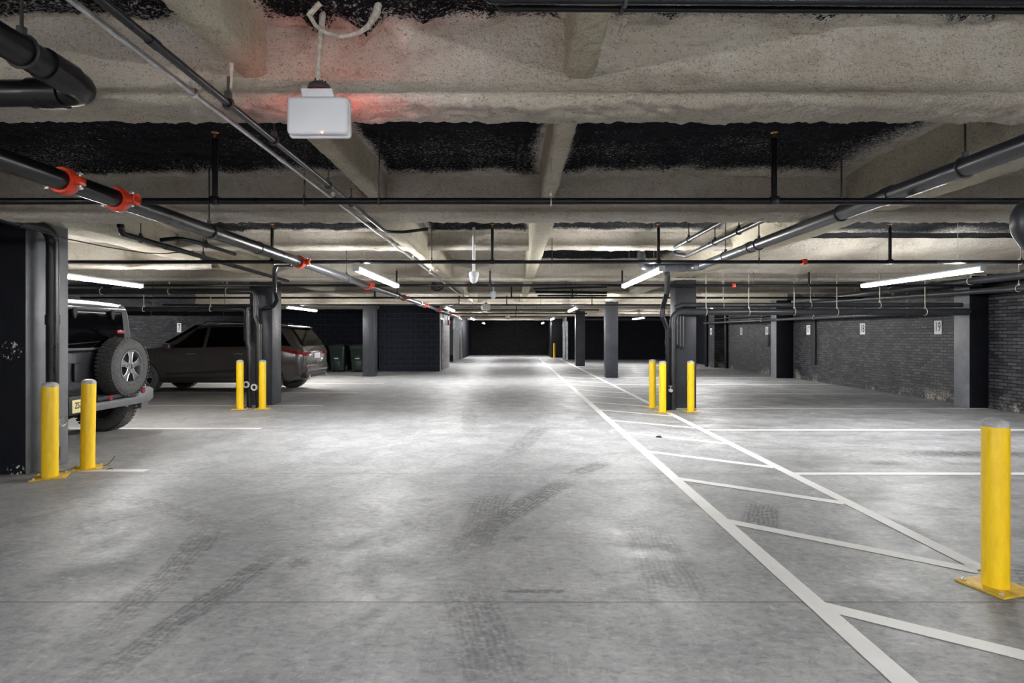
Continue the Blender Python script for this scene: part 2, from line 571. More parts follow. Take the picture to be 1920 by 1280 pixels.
def dup(root, loc, label, rotz=None, group=None):
    def cp(o, par):
        c = o.copy()
        COL.objects.link(c)
        c.parent = par
        for k in kids_of.get(o.name, ()):
            cp(k, c)
        return c
    kids_of = {}
    for o in list(bpy.data.objects):
        if o.parent is not None:
            kids_of.setdefault(o.parent.name, []).append(o)
    r = cp(root, None)
    r.location = loc
    if rotz is not None:
        r.rotation_euler = (0, 0, rotz)
    return tag(r, label, None, group)


def struct(o, label=None, cat=None):
    o['kind'] = 'structure'
    return tag(o, label, cat)


def fbm(p, s, o=3):
    return noise.fractal(Vector(p) * s, 1.0, 2.0, o)


def grid(a, b, step):
    n = max(1, int(round((b - a) / step)))
    return [a + (b - a) * i / n for i in range(n + 1)]


# ------------------------------------------------------------------ the setting
X0, X1, Y0, Y1 = -10.5, 9.05, -7.0, 42.0
ZS = 2.84                                   # underside of the slab
b = MB(); b.box((X0 - .3, Y0 - .3, -.2), (X1 + .8, Y1 + .3, 0)); floor = struct(b.build('floor', M['floor'], smooth=False))

BEAMS = [(2.80, 1.05), (5.36, 1.05), (8.15, 1.19), (11.3, 1.045), (15.4, 1.10), (19.45, 1.045), (23.2, 1.04), (27.0, 1.02), (31.2, 1.02), (35.2, 1.02), (39, 1.02)]
JOISTS = [(-1.21, .065, 1.20), (.305, .065, 1.20)]


def sweep(name, axis, prof, stations, mat, seed=0, label=None, parent=None):
    """a profile (offset, z, roughness) carried along an axis, its surface roughened like sprayed foam"""
    mb = MB()
    P = [Vector((a, z, 0)) for a, z, _ in prof]
    N = []
    for i in range(len(P)):
        t = (P[min(i + 1, len(P) - 1)] - P[max(i - 1, 0)])
        N.append(Vector((t.y, -t.x, 0)).normalized())
    rows = []
    for s in stations:
        row = []
        for (a, z, am), nv in zip(prof, N):
            q = (s, a + seed * 7.3, z) if axis == 'x' else (a + seed * 7.3, s, z)
            d = am * (fbm(q, 12, 3) * .8 + fbm(q, 38, 2) * .6) + min(am, .01) * .8 * fbm(q, 2.2, 2)
            aa, zz = a + nv.x * d, z + nv.y * d
            row.append((s, aa, zz) if axis == 'x' else (aa, s, zz))
        rows.append(row)
    mb.quadstrip(rows)
    o = mb.build(name, mat, angle=180)
    return struct(o, label, 'beam' if label else None)


def resample(pts, ds):
    out = []
    for (a, z, m), (a2, z2, m2) in zip(pts, pts[1:]):
        n = max(1, int(math.hypot(a2 - a, z2 - z) / ds))
        for k in range(n):
            f = k / n
            out.append((a + (a2 - a) * f, z + (z2 - z) * f, m + (m2 - m) * f))
    out.append(pts[-1])
    return out


def beam_profile(yc, zs, hw=.135):
    z = H + zs
    return [(yc - .11, ZS + .02, .004), (yc - .095, ZS - .10, .006), (yc - .075, (ZS + z) / 2 + .03, .005), (yc - .07, z + .13, .004), (yc - .085, z + .085, .004), (yc - hw + .01, z + .062, .004), (yc - hw - .004, z + .045, .004),
            (yc - hw, z + .02, .010), (yc - hw + .03, z + .003, .019), (yc, z, .020), (yc + hw - .03, z + .003, .016), (yc + hw, z + .02, .006), (yc + hw, z + .05, .005), (yc + .085, z + .085, .005), (yc + .07, (ZS + z) / 2, .005), (yc + .11, ZS + .02, .005)]


def stations_x(y, x0=X0, x1=X1):
    fine = max(.016 if y < 4 else .026, abs(y) * .006)
    lim = min(.93 * max(y, 2.5) + .3, 9)
    xs = [x0]
    x = x0
    while x < x1:
        x += fine if abs(x) < lim else max(.25, fine * 3)
        xs.append(min(x, x1))
    return xs


bl = {2.80: 'nearest cross beam of sprayed beige fireproofing over the aisle', 5.36: 'second beige sprayed cross beam past the first sprinkler branch', 11.3: 'beige sprayed cross beam at the column with the big elbow pipe'}
for i, (y, zs) in enumerate(BEAMS):
    if abs(y - 8.15) < .1:                                   # the shallow beam spans the middle bay only
        sweep('ceiling_beam', 'x', resample(beam_profile(y, zs, .12), .05), stations_x(y, -4.6, 3.1), M['foam'], i)
        continue
    ds = .016 if y < 4 else .03 if y < 6 else .06
    sweep('ceiling_beam', 'x', resample(beam_profile(y, zs), ds), stations_x(y), M['foam'], i)
# outer bays: one more beam between the second and the column beam
zl = H + 1.06
sweep('ceiling_beam', 'x', resample(beam_profile(9.35, 1.06), .06), stations_x(9.3, X0, -4.75), M['foam'], 31)
sweep('ceiling_beam', 'x', resample([(8.75, ZS + .02, .004), (9.0, ZS - .10, .02), (9.6, 2.66, .02), (10.2, 2.58, .02), (10.45, 2.555, .02), (10.5, 2.525, .015), (10.6, 2.50, .02), (10.8, 2.52, .02), (10.85, ZS + .02, .01)], .06), stations_x(9.3, 3.3, X1), M['foam'], 37)


def joist(x, hw, zs, y0, y1, seed):
    z = H + zs
    pr = [(x - hw - .015, ZS + .02, .004), (x - hw, (ZS + z) / 2, .006), (x - hw, z + .02, .008), (x - hw + .02, z, .010), (x + hw - .02, z, .010), (x + hw, z + .02, .008), (x + hw, (ZS + z) / 2, .006), (x + hw + .015, ZS + .02, .004)]
    pr = [(-(a - x) + x, zz, m) for a, zz, m in pr]
    st = grid(y0, y1, .03 if y0 < 5 else .08)
    o = sweep('ceiling_joist', 'y', resample(pr, .025 if y0 < 5 else .05), st, M['foam_rough'], seed)
    return o


segs = [(.5, 2.74, 1.2), (2.86, 5.30, 1.2), (5.42, 11.2, 1.075), (11.4, 19.35, 1.10), (19.55, 27, 1.09), (27, 34, 1.09)]
for k, (a, c, zs) in enumerate(segs):
    w = .065 if zs == 1.2 else .09
    for q, xx in enumerate((-1.21, .305)):
        joist(xx - (0.06 if (q == 0 and zs != 1.2) else 0), w, zs, a, c, k * 3 + q)


def girder(x0, x1, zs, seed):
    z = H + zs
    pr = [(x1 + .02, ZS + .02, .004), (x1, z + .10, .006), (x1, z + .03, .008), (x1 - .04, z, .010), (x0 + .04, z, .010), (x0, z + .03, .008), (x0, z + .10, .006), (x0 - .02, ZS + .02, .004)]
    st = grid(2.0, 12, .07) + grid(12.3, 34, .3)
    return sweep('ceiling_girder', 'y', resample(pr, .06), st, M['foam_rough'], seed)


girder(3.0, 3.42, 1.11, 71)
girder(-5.2, -4.64, 1.165, 73)

# slab: sprayed black, beige overspray and lumps of foam along the beams
def slab():
    xs = grid(X0, -5, .3) + grid(-5, 5, .05)[1:] + grid(5, X1, .3)[1:]
    ys = grid(Y0, 1.2, .3) + grid(1.2, 8.4, .045)[1:] + grid(8.4, 12, .09)[1:] + grid(12, Y1, .4)[1:]
    mb = MB()
    rows, spray = [], []
    by = [y for y, _ in BEAMS]
    for y in ys:
        nb = [yy for yy in by if yy > y - .2]
        nxt = nb[0] if nb else 99
        row = []
        for x in xs:
            n1 = fbm((x, y, 3.1), .9, 3)
            d = max(0, nxt - .1 - y)
            if abs(nxt - 8.15) < .1 and (x < -4.7 or x > 3.3):
                d = max(0, 9.0 - y)
            dj = min(abs(abs(x - j[0]) - j[1]) for j in JOISTS)
            dg = min(abs(x - 3.0), abs(x + 4.64))
            wid = (.30 if y < 5.4 else .24) + .22 * n1
            if x > 3.3 and 5.4 < y < 9.1:
                wid = 1.3 + .9 * n1
            if y < 2.8:
                wid = .16 + .2 * n1
            s = max(1 - d / max(wid, .08), .85 - dj / (.16 + .12 * n1), .9 - dg / .5, 0)
            if x < -4.7: s = max(s, .9)
            if y > 8.2 and x < .2: s = max(s, .8)
            if y > 11.5: s = max(s, .62 + .3 * n1)
            if x > 3.4 and y < 5.2: s = max(s, .7)
            if x > 3.4 and y > 10: s = 1
            s = max(s, (.34 if y < 5.4 else .12) * math.exp(-d / .55))
            s = min(1, s)
            z = ZS + .012 * fbm((x, y, 0), 8, 3)
            # heaps of foam near the beam
            lump = max(0, 1 - d / (.34 if y > 2.8 else .5))
            if y < 2.8 and lump > 0:
                v = noise.voronoi(Vector((x * 6.5, y * 6.5, 4.0)))[0][0]
                z -= lump * (.085 * (1 + math.cos(PI * min(1, v / .62))) / 2 + .05 * max(0, .5 + n1)) * (1.6 if -1.4 < x < -.25 else .8)
                s = max(s, lump * .75 * max(0, .8 - v))
            elif lump > 0 and y < 8.4:
                z -= lump * (.035 + .05 * max(0, fbm((x, y, 9), 4, 3)))
            row.append((x, y, z))
            spray.append(s)
        rows.append(row)
    R = mb.quadstrip(rows)
    order = [v for r in R for v in r]
    mb.bm.verts.index_update()
    o = mb.build('ceiling', M['slab'], angle=180)
    a = o.data.attributes.new('spray', 'FLOAT', 'POINT')
    a.data.foreach_set('value', spray)
    return struct(o)


slab()
b = MB(); b.box((X0 - .3, Y0 - .3, ZS + .06), (X1 + .8, Y1 + .3, ZS + .16)); struct(b.build('ceiling_slab', M['dark'], smooth=False))


def wall(name, lo, hi, m, lab=None):
    b = MB(); b.box(lo, hi)
    return struct(b.build(name, m, smooth=False), lab)


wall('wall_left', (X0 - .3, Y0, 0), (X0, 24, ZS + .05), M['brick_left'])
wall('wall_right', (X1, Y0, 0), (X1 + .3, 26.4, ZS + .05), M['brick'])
wall('wall_front', (X0, Y0 - .3, 0), (X1, Y0, ZS + .05), M['housing'])  # unseen wall behind the camera, made pale to bounce light forward
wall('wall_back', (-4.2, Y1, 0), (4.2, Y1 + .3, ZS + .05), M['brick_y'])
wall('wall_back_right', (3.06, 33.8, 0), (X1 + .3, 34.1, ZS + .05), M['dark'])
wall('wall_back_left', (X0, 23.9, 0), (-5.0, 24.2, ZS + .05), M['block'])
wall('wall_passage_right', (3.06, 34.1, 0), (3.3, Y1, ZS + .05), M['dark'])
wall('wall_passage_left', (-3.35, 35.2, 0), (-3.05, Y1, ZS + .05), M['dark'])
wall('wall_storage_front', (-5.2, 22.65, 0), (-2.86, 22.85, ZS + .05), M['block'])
# side of the block room with its door opening
b = MB()
b.box((-3.06, 22.85, 2.05), (-2.86, 23.75, ZS + .05)); b.box((-3.06, 23.75, 0), (-2.84, 26.0, ZS + .05)); b.box((-5.2, 25.8, 0), (-3.06, 26.0, ZS + .05))
struct(b.build('wall_storage_side', M['block_side'], smooth=False))
b = MB(); b.box((-3.02, 22.86, 0.01), (-2.97, 23.74, 2.04), .004); d1 = struct(b.build('door_1', M['void']))
b = MB(); b.tube([(-2.97, 22.98, 1.02), (-2.93, 22.98, 1.02)], .012); b.tube([(-2.935, 22.98, 1.02), (-2.935, 23.1, 1.02)], .011); b.build('door_handle', M['chrome'], d1)
b = MB()
for q in ((22.85, 22.88), (23.72, 23.75)):
    b.box((-2.9, q[0], 0), (-2.835, q[1], 2.06))
b.box((-2.9, 22.85, 2.03), (-2.835, 23.75, 2.07)); b.build('door_frame', M['stud'], d1, smooth=False)
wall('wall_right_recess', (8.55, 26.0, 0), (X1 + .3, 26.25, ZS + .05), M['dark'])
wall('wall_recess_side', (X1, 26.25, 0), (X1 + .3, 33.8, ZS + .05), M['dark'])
# the brick pier by the recess, and the far brick pier of the passage
wall('trim_1', (8.62, 25.2, 0), (X1, 25.95, ZS + .02), M['brick'])
wall('trim_2', (2.36, 36.6, 0), (3.06, 41.9, ZS + .02), M['brick_y'])


# columns
def column(x0, x1, y0, y1, top, m, lab, face=None):
    b = MB(); b.box((x0, y0, 0), (x1, y1, top), .012, 2)
    o = b.build('column', m)
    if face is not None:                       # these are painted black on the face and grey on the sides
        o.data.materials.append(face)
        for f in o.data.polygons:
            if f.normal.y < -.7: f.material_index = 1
    return struct(o, lab, 'column')


column(-5.75, -4.84, 5.82, 6.38, 2.56, M['paint_pale'], 'broad near-black column with white paint chips behind two yellow bollards', M['paint_chip'])
column(-5.22, -4.77, 11.6, 12.05, 2.56, M['paint'], 'dark column wrapped in worn drain pipes beside the parked crossover')
column(-5.07, -4.67, 19.7, 20.15, 2.56, M['paint'], 'dark column in front of the green wheeled bins')
column(3.085, 3.48, 11.17, 11.57, 2.50, M['paint'], 'dark column behind three yellow bollards with a big elbow pipe')
column(3.02, 3.42, 19.2, 19.62, 2.50, M['paint'], 'slim dark column standing alone on the hatched walkway edge')
column(2.82, 3.24, 26.6, 27.05, 2.50, M['paint'], 'farthest dark column beside the steel stud frame')
column(8.68, X1, 11.17, 11.57, 2.52, M['paint_pale'], 'dark pilaster on the brick wall where the big drain pipes end', M['paint_black'])
column(8.50, X1, 18.98, 19.38, 2.52, M['paint_pale'], 'dark pilaster on the brick wall between plates 16 and 17', M['paint_black'])


# floor markings: paint on the floor, each its own part of it
def stripe(name, p, q, w, z=.003):
    p, q = Vector((*p, 0)), Vector((*q, 0))
    t = (q - p).normalized(); n = Vector((-t.y, t.x, 0)) * w / 2
    L = (q - p).length
    k = max(2, int(L / .12))
    rows = []
    for i in range(k + 1):
        c = p + (q - p) * i / k
        e1 = .004 * noise.noise(Vector((c.x * 9, c.y * 9, 1)))
        e2 = .004 * noise.noise(Vector((c.x * 9, c.y * 9, 7)))
        rows.append([c + n * (1 + e1 * 8) + Vector((0, 0, z)), c - n * (1 + e2 * 8) + Vector((0, 0, z))])
    b = MB(); b.quadstrip(rows)
    o = b.build(name, M['line'], floor, smooth=False)
    return o


stripe('lane_line', (1.555, .9), (1.555, 35.5), .108, .0035)
stripe('lane_line', (2.765, 3.45), (2.765, 35), .104, .0035)
for i, (ya, yb) in enumerate([(2.97, 2.05), (4.35, 3.44), (5.64, 4.83), (6.97, 6.14), (8.3, 7.5), (9.55, 8.75), (10.9, 10.05), (12.2, 11.35), (13.6, 12.75), (15.0, 14.1), (16.5, 15.6), (18, 17.1), (19.6, 18.7), (21.2, 20.3), (23, 22)]):
    stripe('hatch_stripe', (1.545, ya + .045), (2.72 if i else 2.85, yb), .105, .003)
for y in (5.86, 8.58, 11.1, 13.9, 16.6, 19.3, 22.0, 24.6):
    stripe('stall_line', (2.82, y), (8.95 if y < 20 else 8.6, y), .10 if y < 10 else .11, .0025)
for y in (6.0, 8.72, 11.55, 14.18, 16.95, 19.62):
    stripe('stall_line', (-3.75, y), (-10.4 if y > 7 else -4.83, y), .10, .0025)

# ------------------------------------------------------------------ bollards
def make_bollard():
    r = thing('bollard', 'x', 'bollard')
    b = MB(); b.lathe([(.0001, .0), (.064, .0), (.064, .875), (.0635, .882), (.0001, .882)], 32); b.build('sleeve', M['yellow'], r)
    b = MB(); b.lathe([(.0001, .882), (.0645, .882), (.0655, .895), (.060, .908), (.045, .920), (.022, .927), (.0001, .929)], 32); b.build('cap', M['cap'], r)
    b = MB(); b.box((-.13, -.13, .0), (.13, .13, .012), .004); p = b.build('base_plate', M['baseplate'], r)
    for sx in (-1, 1):
        for sy in (-1, 1):
            b = MB(); b.lathe([(.0001, .011), (.012, .011), (.012, .019), (.006, .020), (.006, .027), (.0001, .028)], 8, Matrix.Translation((sx * .1, sy * .1, 0))); b.build('bolt', M['bolt'], p)
    return r


bo = make_bollard()
bo.location = (2.645, 3.22, 0); bo.rotation_euler = (0, 0, .28); bo.scale = (1, 1, 1)
bo['label'] = 'largest yellow bollard standing alone at the near end of the hatched walkway'
bo['group'] = 'yellow bollards'
BOL = [((-4.52, 5.72, 0), .5, 'yellow bollard hiding the foot of the drain pipe by the broad chipped column', 1.09),
       ((-4.43, 6.10, 0), .45, 'slightly tilted yellow bollard covering half of the yellow licence plate', 1.02),
       ((-5.14, 11.02, 0), .1, 'yellow bollard before the crossover doors, a pipe gap from the pipe-wrapped column', 1.0),
       ((-4.73, 11.05, 0), .1, 'yellow bollard against the face of the pipe-wrapped column beside white cleanout caps', 1.0),
       ((2.655, 11.22, 0), .1, 'yellow bollard first from the hatched walkway at the big elbow pipe', 1.0),
       ((2.68, 10.55, 0), .1, 'yellow bollard with white scuffs at its foot, in the middle of the three', 1.0),
       ((3.22, 10.66, 0), .1, 'yellow bollard centred in front of the dark column with the elbow pipe', 1.0),
       ((2.50, 36.0, 0), .1, 'tiny yellow bollard far away before the black back wall', 1.0)]
for loc, rz, lab, s in BOL:
    o = dup(bo, loc, lab, rz)
    o.scale = (s, s, 1)
    if 'tilted' in lab:
        o.rotation_euler = (0.0, .012, rz)

# ------------------------------------------------------------------ cars
def wheel(parent, name, R, w, rr, loc, m_rim='alloy', rot=None, spokes=5, dark=False):
    """tyre with its rim; axis along local y, face towards +y"""
    e = MB()
    prof = [(rr, -w / 2 + .02), (rr + .02, -w / 2), (R - .05, -w / 2 + .004), (R - .015, -w / 2 + .02), (R, -w / 2 + .045), (R, w / 2 - .045), (R - .015, w / 2 - .02), (R - .05, w / 2 - .004), (R - .07, w / 2 + .004), (rr + .03, w / 2 + .004), (rr + .015, w / 2 - .004), (rr, w / 2 - .02), (rr - .012, w / 2 - .06), (rr - .012, -w / 2 + .02)]
    mt = Matrix.Rotation(-PI / 2, 4, 'X')
    e.lathe(prof, 56, mt, True)
    # tread blocks
    for k in range(46):
        a = 2 * PI * k / 46
        for j, (y0, y1) in enumerate(((-w / 2 + .012, -w / 6), (-w / 7, w / 7), (w / 6, w / 2 - .012))):
            aa = a + (j % 2) * PI / 46
            v = e.box((-.018, y0, R - .004), (.018, y1, R + .009))
            bmesh.ops.rotate(e.bm, verts=v, cent=(0, 0, 0), matrix=Matrix.Rotation(aa, 3, 'Y'))
    ty = e.build(name, M['rubber'], parent)
    ty.location = loc
    if rot: ty.rotation_euler = rot
    g = MB()
    y0 = w / 2 - .035
    g.lathe([(rr + .004, w / 2 - .012), (rr + .010, w / 2 - .002), (rr - .004, w / 2 + .002), (rr - .014, w / 2 - .01), (rr - .02, y0 - .04), (rr - .02, -w / 2 + .03)], 48, mt)
    g.build('rim_lip', M[m_rim], ty)
    g = MB(); g.lathe([(.0001, -.02), (rr - .02, -.02), (rr - .02, -.03), (.0001, -.03)], 40, mt); g.build('brake_backing', M['void'], ty)
    for k in range(spokes):
        a = 2 * PI * k / spokes
        g = MB()
        q = [(-.028, .05), (-.022, rr * .55), (-.05, rr - .012), (.05, rr - .012), (.022, rr * .55), (.028, .05)]
        g.prism(q, 'y', y0 - .03, y0 + .012, .005)
        bmesh.ops.rotate(g.bm, verts=g.bm.verts, cent=(0, 0, 0), matrix=Matrix.Rotation(a, 3, 'Y'))
        g.build('spoke', M[m_rim if not dark else 'alloy_dark'], ty)
        # bright machined edges of each spoke
        for sgn in (-1, 1):
            g = MB()
            g.tube([(sgn * .032, y0 + .012, .055), (sgn * .027, y0 + .014, rr * .55), (sgn * .054, y0 + .012, rr - .014)], .0065, 6)
            bmesh.ops.rotate(g.bm, verts=g.bm.verts, cent=(0, 0, 0), matrix=Matrix.Rotation(a, 3, 'Y'))
            g.build('spoke_edge', M['alloy'], ty)
    g = MB(); g.lathe([(.066, y0 - .03), (.068, y0 + .005), (.060, y0 + .016), (.034, y0 + .018), (.032, y0 + .006), (.0001, y0 + .006)], 30, mt); g.build('hub', M['alloy_dark'], ty)
    for k in range(5):
        a = 2 * PI * (k + .5) / 5
        g = MB(); g.lathe([(.0001, y0 + .02), (.009, y0 + .018), (.010, y0)], 8, Matrix.Translation((.05 * math.sin(a), 0, .05 * math.cos(a))) @ mt); g.build('lug_nut', M['chrome'], ty)
    return ty


def boolcut(o, cutters):
    for lo in cutters:
        mod = o.modifiers.new('cut', 'BOOLEAN')
        mod.operation = 'DIFFERENCE'
        mod.object = lo
        mod.solver = 'EXACT'
    bpy.context.view_layer.update()
    dg = bpy.context.evaluated_depsgraph_get()
    me = bpy.data.meshes.new_from_object(o.evaluated_get(dg))
    old = o.data
    o.modifiers.clear()
    o.data = me
    bpy.data.meshes.remove(old)
    for lo in cutters:
        d = lo.data
        bpy.data.objects.remove(lo)
        bpy.data.meshes.remove(d)
    me.polygons.foreach_set('use_smooth', [True] * len(me.polygons))
    me.set_sharp_from_angle(angle=math.radians(30))


def cyl_cut(parent, x, z, r, y0, y1):
    b = MB()
    b.tube([(x, y0, z), (x, y1, z)], r, 32)
    return b.build('cutter', M['void'], parent)


def text_mesh(txt, name, size, m, parent, mat, narrow=1.0, thick=.0015, align='CENTER'):
    cu = bpy.data.curves.new('t', 'FONT')
    cu.body = txt
    cu.size = size
    cu.extrude = thick
    cu.offset = size * .012
    cu.align_x = align
    cu.align_y = 'CENTER'
    ob = bpy.data.objects.new('t', cu)
    COL.objects.link(ob)
    bpy.context.view_layer.update()
    me = bpy.data.meshes.new_from_object(ob.evaluated_get(bpy.context.evaluated_depsgraph_get()))
    bpy.data.objects.remove(ob)
    bpy.data.curves.remove(cu)
    me.transform(mat @ Matrix.Diagonal((narrow, 1, 1, 1)))
    me.name = name
    me.materials.clear()
    me.materials.append(m)
    o = bpy.data.objects.new(name, me)
    COL.objects.link(o)
    o.parent = parent
    return o


def make_offroad():
    r = thing('off_road_car', 'boxy dark off-road vehicle with a tailgate spare wheel, parked behind the broad column', 'car', (-7.455, 7.74, 0), PI)
    RX, FX = -1.505, 1.505
    b = MB()
    prof = [(-1.90, .60), (-1.905, 1.10), (-1.89, 1.185), (.80, 1.20), (.95, 1.16), (2.0, 1.10), (2.12, 1.04), (2.17, .62), (2.1, .52), (-1.8, .50)]
    b.prism(prof, 'y', -.79, .79, .045, 3)
    body = b.build('body', M['carblack'], r)
    boolcut(body, [cyl_cut(r, RX, .42, .50, .50, 1.0), cyl_cut(r, RX, .42, .50, -1.0, -.50), cyl_cut(r, FX, .42, .50, .50, 1.0), cyl_cut(r, FX, .42, .50, -1.0, -.50)])
    b = MB(); b.box((-1.7, -.55, .36), (1.9, .55, .56), .03); b.build('chassis', M['void'], r)
    # hardtop with rounded top edges
    b = MB()
    def sec(x, hw0, hw1, z1):
        half = [(hw0, 1.18), (hw0 - .015, 1.30), (hw1 + .02, z1 - .12), (hw1, z1 - .06), (hw1 - .04, z1 - .018), (hw1 - .12, z1), (0, z1 + .012)]
        return [(x, y, z) for y, z in half] + [(x, -y, z) for y, z in half[::-1][1:]]
    b.quadstrip([sec(-1.88, .775, .70, 1.78), sec(-1.84, .78, .705, 1.815), (sec(-1.75, .785, .71, 1.835)), sec(-.2, .785, .71, 1.85), sec(.2, .785, .70, 1.83), sec(.33, .785, .695, 1.77), sec(.80, .78, .775, 1.24)], True, True)
    top = b.build('hardtop', M['cartop'], r, angle=40)
    b = MB(); b.quadstrip([[(-1.885, -.66, 1.22), (-1.885, .66, 1.22)], [(-1.893, -.66, 1.24), (-1.893, .66, 1.24)], [(-1.888, -.60, 1.70), (-1.888, .60, 1.70)], [(-1.87, -.58, 1.72), (-1.87, .58, 1.72)]])
    b.build('rear_window', M['glass'], r)
    b = MB(); b.quadstrip([[(.77, -.66, 1.24), (.77, .66, 1.24)], [(.37, -.62, 1.74), (.37, .62, 1.74)]])
    o = b.build('windscreen', M['glass'], r); o.location.x = .012
    for s in (-1, 1):
        for (xa, xb) in ((-1.72, -.92), (-.84, -.05), (.02, .60)):
            b = MB()
            tx = xb - (.28 if xb > .3 else 0)
            b.quadstrip([[(xa, s * .782, 1.26), (xb, s * .782, 1.26)], [(xa + .02, s * .735, 1.66), (tx, s * .735, 1.66)]])
            b.build('side_window', M['glass'], r)
        # bright edge trim of the rear corner
        b = MB(); b.tube([(-1.87, s * .792, 1.20), (-1.872, s * .772, 1.42), (-1.87, s * .728, 1.68), (-1.85, s * .70, 1.775), (-1.84, s * .62, 1.812)], .012, 6); b.build('corner_trim', M['bumper'], r)
        # tail lamp
        b = MB(); b.box((-1.965, s * .66 - .14, .86), (-1.88, s * .66 + .14, 1.09), .03, 3); tl = b.build('tail_lamp', M['void'], r)
        b = MB(); b.box((-1.975, s * .66 - .125, .885), (-1.93, s * .66 + .125, 1.07), .02, 3); b.build('lens', M['lens'], tl)
        # fender flares
        for ax in (RX, FX):
            b = MB()
            n = 14
            rows = []
            for k in range(n + 1):
                a = PI * (-.06 + 1.12 * k / n)
                ca, sa = math.cos(a), math.sin(a)
                rows.append([(ax + ca * .49, s * .78, .42 + sa * .49 * .98), (ax + ca * .55, s * .78, .42 + sa * .54), (ax + ca * .56, s * .92, .42 + sa * .53), (ax + ca * .54, s * .935, .42 + sa * .51), (ax + ca * .49, s * .93, .42 + sa * .49)])
            b.quadstrip(rows, True, True)
            b.build('fender_flare', M['bumper'], r)
        b = MB(); b.box((.75, s * .80 - .12 + s * .12, 1.12), (.93, s * .80 + .12 + s * .12, 1.32), .03, 3); b.build('wing_mirror', M['void'], r)
        b = MB(); b.box((-.9, s * .86 - .05, .40), (.9, s * .86 + .05, .47), .02); b.build('side_step', M['void'], r)
        for xq in (-.45, .45):
            b = MB(); b.box((xq - .1, s * .80 - .012, 1.02), (xq + .1, s * .80 + .012, 1.06), .008); b.build('door_handle', M['void'], r)
    # tailgate panel with its seam
    b = MB(); b.box((-1.925, -.50, .66), (-1.895, .50, 1.165), .012, 2); tg = b.build('tailgate', M['carblack'], r)
    b = MB(); b.box((-1.965, .28, .80), (-1.92, .40, 1.03), .012); b.build('tailgate_latch', M['void'], tg)
    b = MB(); b.tube([(-1.915, -.70, 1.205), (-1.915, .70, 1.205)], .018, 8); b.build('window_rail', M['bumper'], r)
    b = MB(); b.tube([(-1.905, -.64, 1.735), (-1.905, .64, 1.735)], .02, 8); b.build('roof_rail', M['bumper'], r)
    for y in (.34, -.36):
        b = MB(); b.prism([(y - .035, 1.74), (y + .035, 1.74), (y + .035, 1.66), (y + .012, 1.60), (y - .012, 1.60), (y - .035, 1.66)], 'x', -1.93, -1.892, .006); b.build('window_hinge', M['void'], r)
    b = MB(); b.tube([(-1.915, .05, 1.22), (-1.92, -.1, 1.30), (-1.915, .45, 1.27)], .008, 6); b.build('wiper', M['void'], r)
    # bumper: raised ends and a dip in the middle
    b = MB()
    pr = [(-.88, .47), (-.88, .61), (-.80, .645), (-.62, .645), (-.50, .53), (.30, .53), (.42, .60), (.72, .645), (.82, .645), (.88, .61), (.88, .47), (.78, .42), (-.78, .42)]
    b.prism(pr, 'x', -2.17, -1.97, .022, 3)
    bp = b.build('rear_bumper', M['bumper'], r)
    b = MB(); b.box((-1.99, -.7, .45), (-1.88, .7, .60)); b.build('bumper_beam', M['void'], bp)
    b = MB(); b.box((-2.182, -.46, .55), (-2.168, .30, .60), .004); b.build('bumper_step', M['void'], bp)
    for y, z in ((.06, .565), (-.62, .60)):
        b = MB(); b.lathe([(.0001, .018), (.036, .016), (.042, .004), (.042, -.01)], 16, Matrix.Translation((-2.172, y, z)) @ Matrix.Rotation(-PI / 2, 4, 'Y')); b.build('reflector', M['lens'], bp)
    b = MB(); b.box((-2.195, .40, .43), (-2.165, .80, .655), .012); b.build('plate_holder', M['void'], bp)
    b = MB(); b.box((-2.202, .445, .45), (-2.192, .755, .607), .004); pl = b.build('licence_plate', M['plate'], bp)
    mt = Matrix.Translation((-2.2035, .715, .535)) @ Matrix(((0, 0, -1, 0), (-1, 0, 0, 0), (0, 1, 0, 0), (0, 0, 0, 1)))
    o = text_mesh('Z57', 'plate_lettering', .105, M['ink'], bp, mt, .62, .001, 'LEFT')
    # spare
    sp = wheel(r, 'spare_wheel', .392, .245, .222, (-2.105, -.30, .955), 'alloy_dark', (0, 0, PI / 2))
    b = MB(); b.box((-2.02, -.45, .80), (-1.92, -.15, 1.12), .02); b.build('spare_carrier', M['void'], r)
    b = MB(); b.tube(fillet([(-1.97, -.28, 1.05), (-2.0, -.28, 1.38), (-2.05, -.28, 1.42)], .05), .03, 8); cs = b.build('brake_light_stalk', M['void'], r)
    b = MB(); b.box((-2.10, -.36, 1.405), (-2.04, -.20, 1.455), .012, 3); b.build('high_brake_light', M['lens'], r)
    for x in (RX, FX):
        wheel(r, 'wheel', .40, .25, .222, (x, .80, .40), 'alloy_dark')
        wheel(r, 'wheel', .40, .25, .222, (x, -.80, .40), 'alloy_dark', (0, 0, PI))
    b = MB(); b.tube([(RX, -.7, .40), (RX, .7, .40)], .05, 10); b.lathe([(.0001, -.14), (.10, -.10), (.14, 0), (.10, .10), (.0001, .14)], 16, Matrix.Translation((RX, -.1, .40))); b.build('axle', M['void'], r)
    b = MB(); b.tube(fillet([(-1.2, -.5, .42), (-1.75, -.52, .45), (-2.0, -.55, .40)], .1), .03, 10); b.build('exhaust_pipe', M['alloy'], r)
    # front: grille, lamps, bumper (face the wall)
    b = MB(); b.box((2.13, -.62, .64), (2.19, .62, 1.02), .03, 3); b.build('grille', M['void'], r)
    b = MB(); b.box((2.16, -.82, .42), (2.34, .82, .60), .03, 3); b.build('front_bumper', M['bumper'], r)
    for s in (-1, 1):
        b = MB(); b.lathe([(.0001, .03), (.07, .02), (.09, 0), (.09, -.03)], 20, Matrix.Translation((2.18, s * .5, .86)) @ Matrix.Rotation(PI / 2, 4, 'Y')); b.build('headlamp', M['chrome'], r)
    return r


make_offroad()


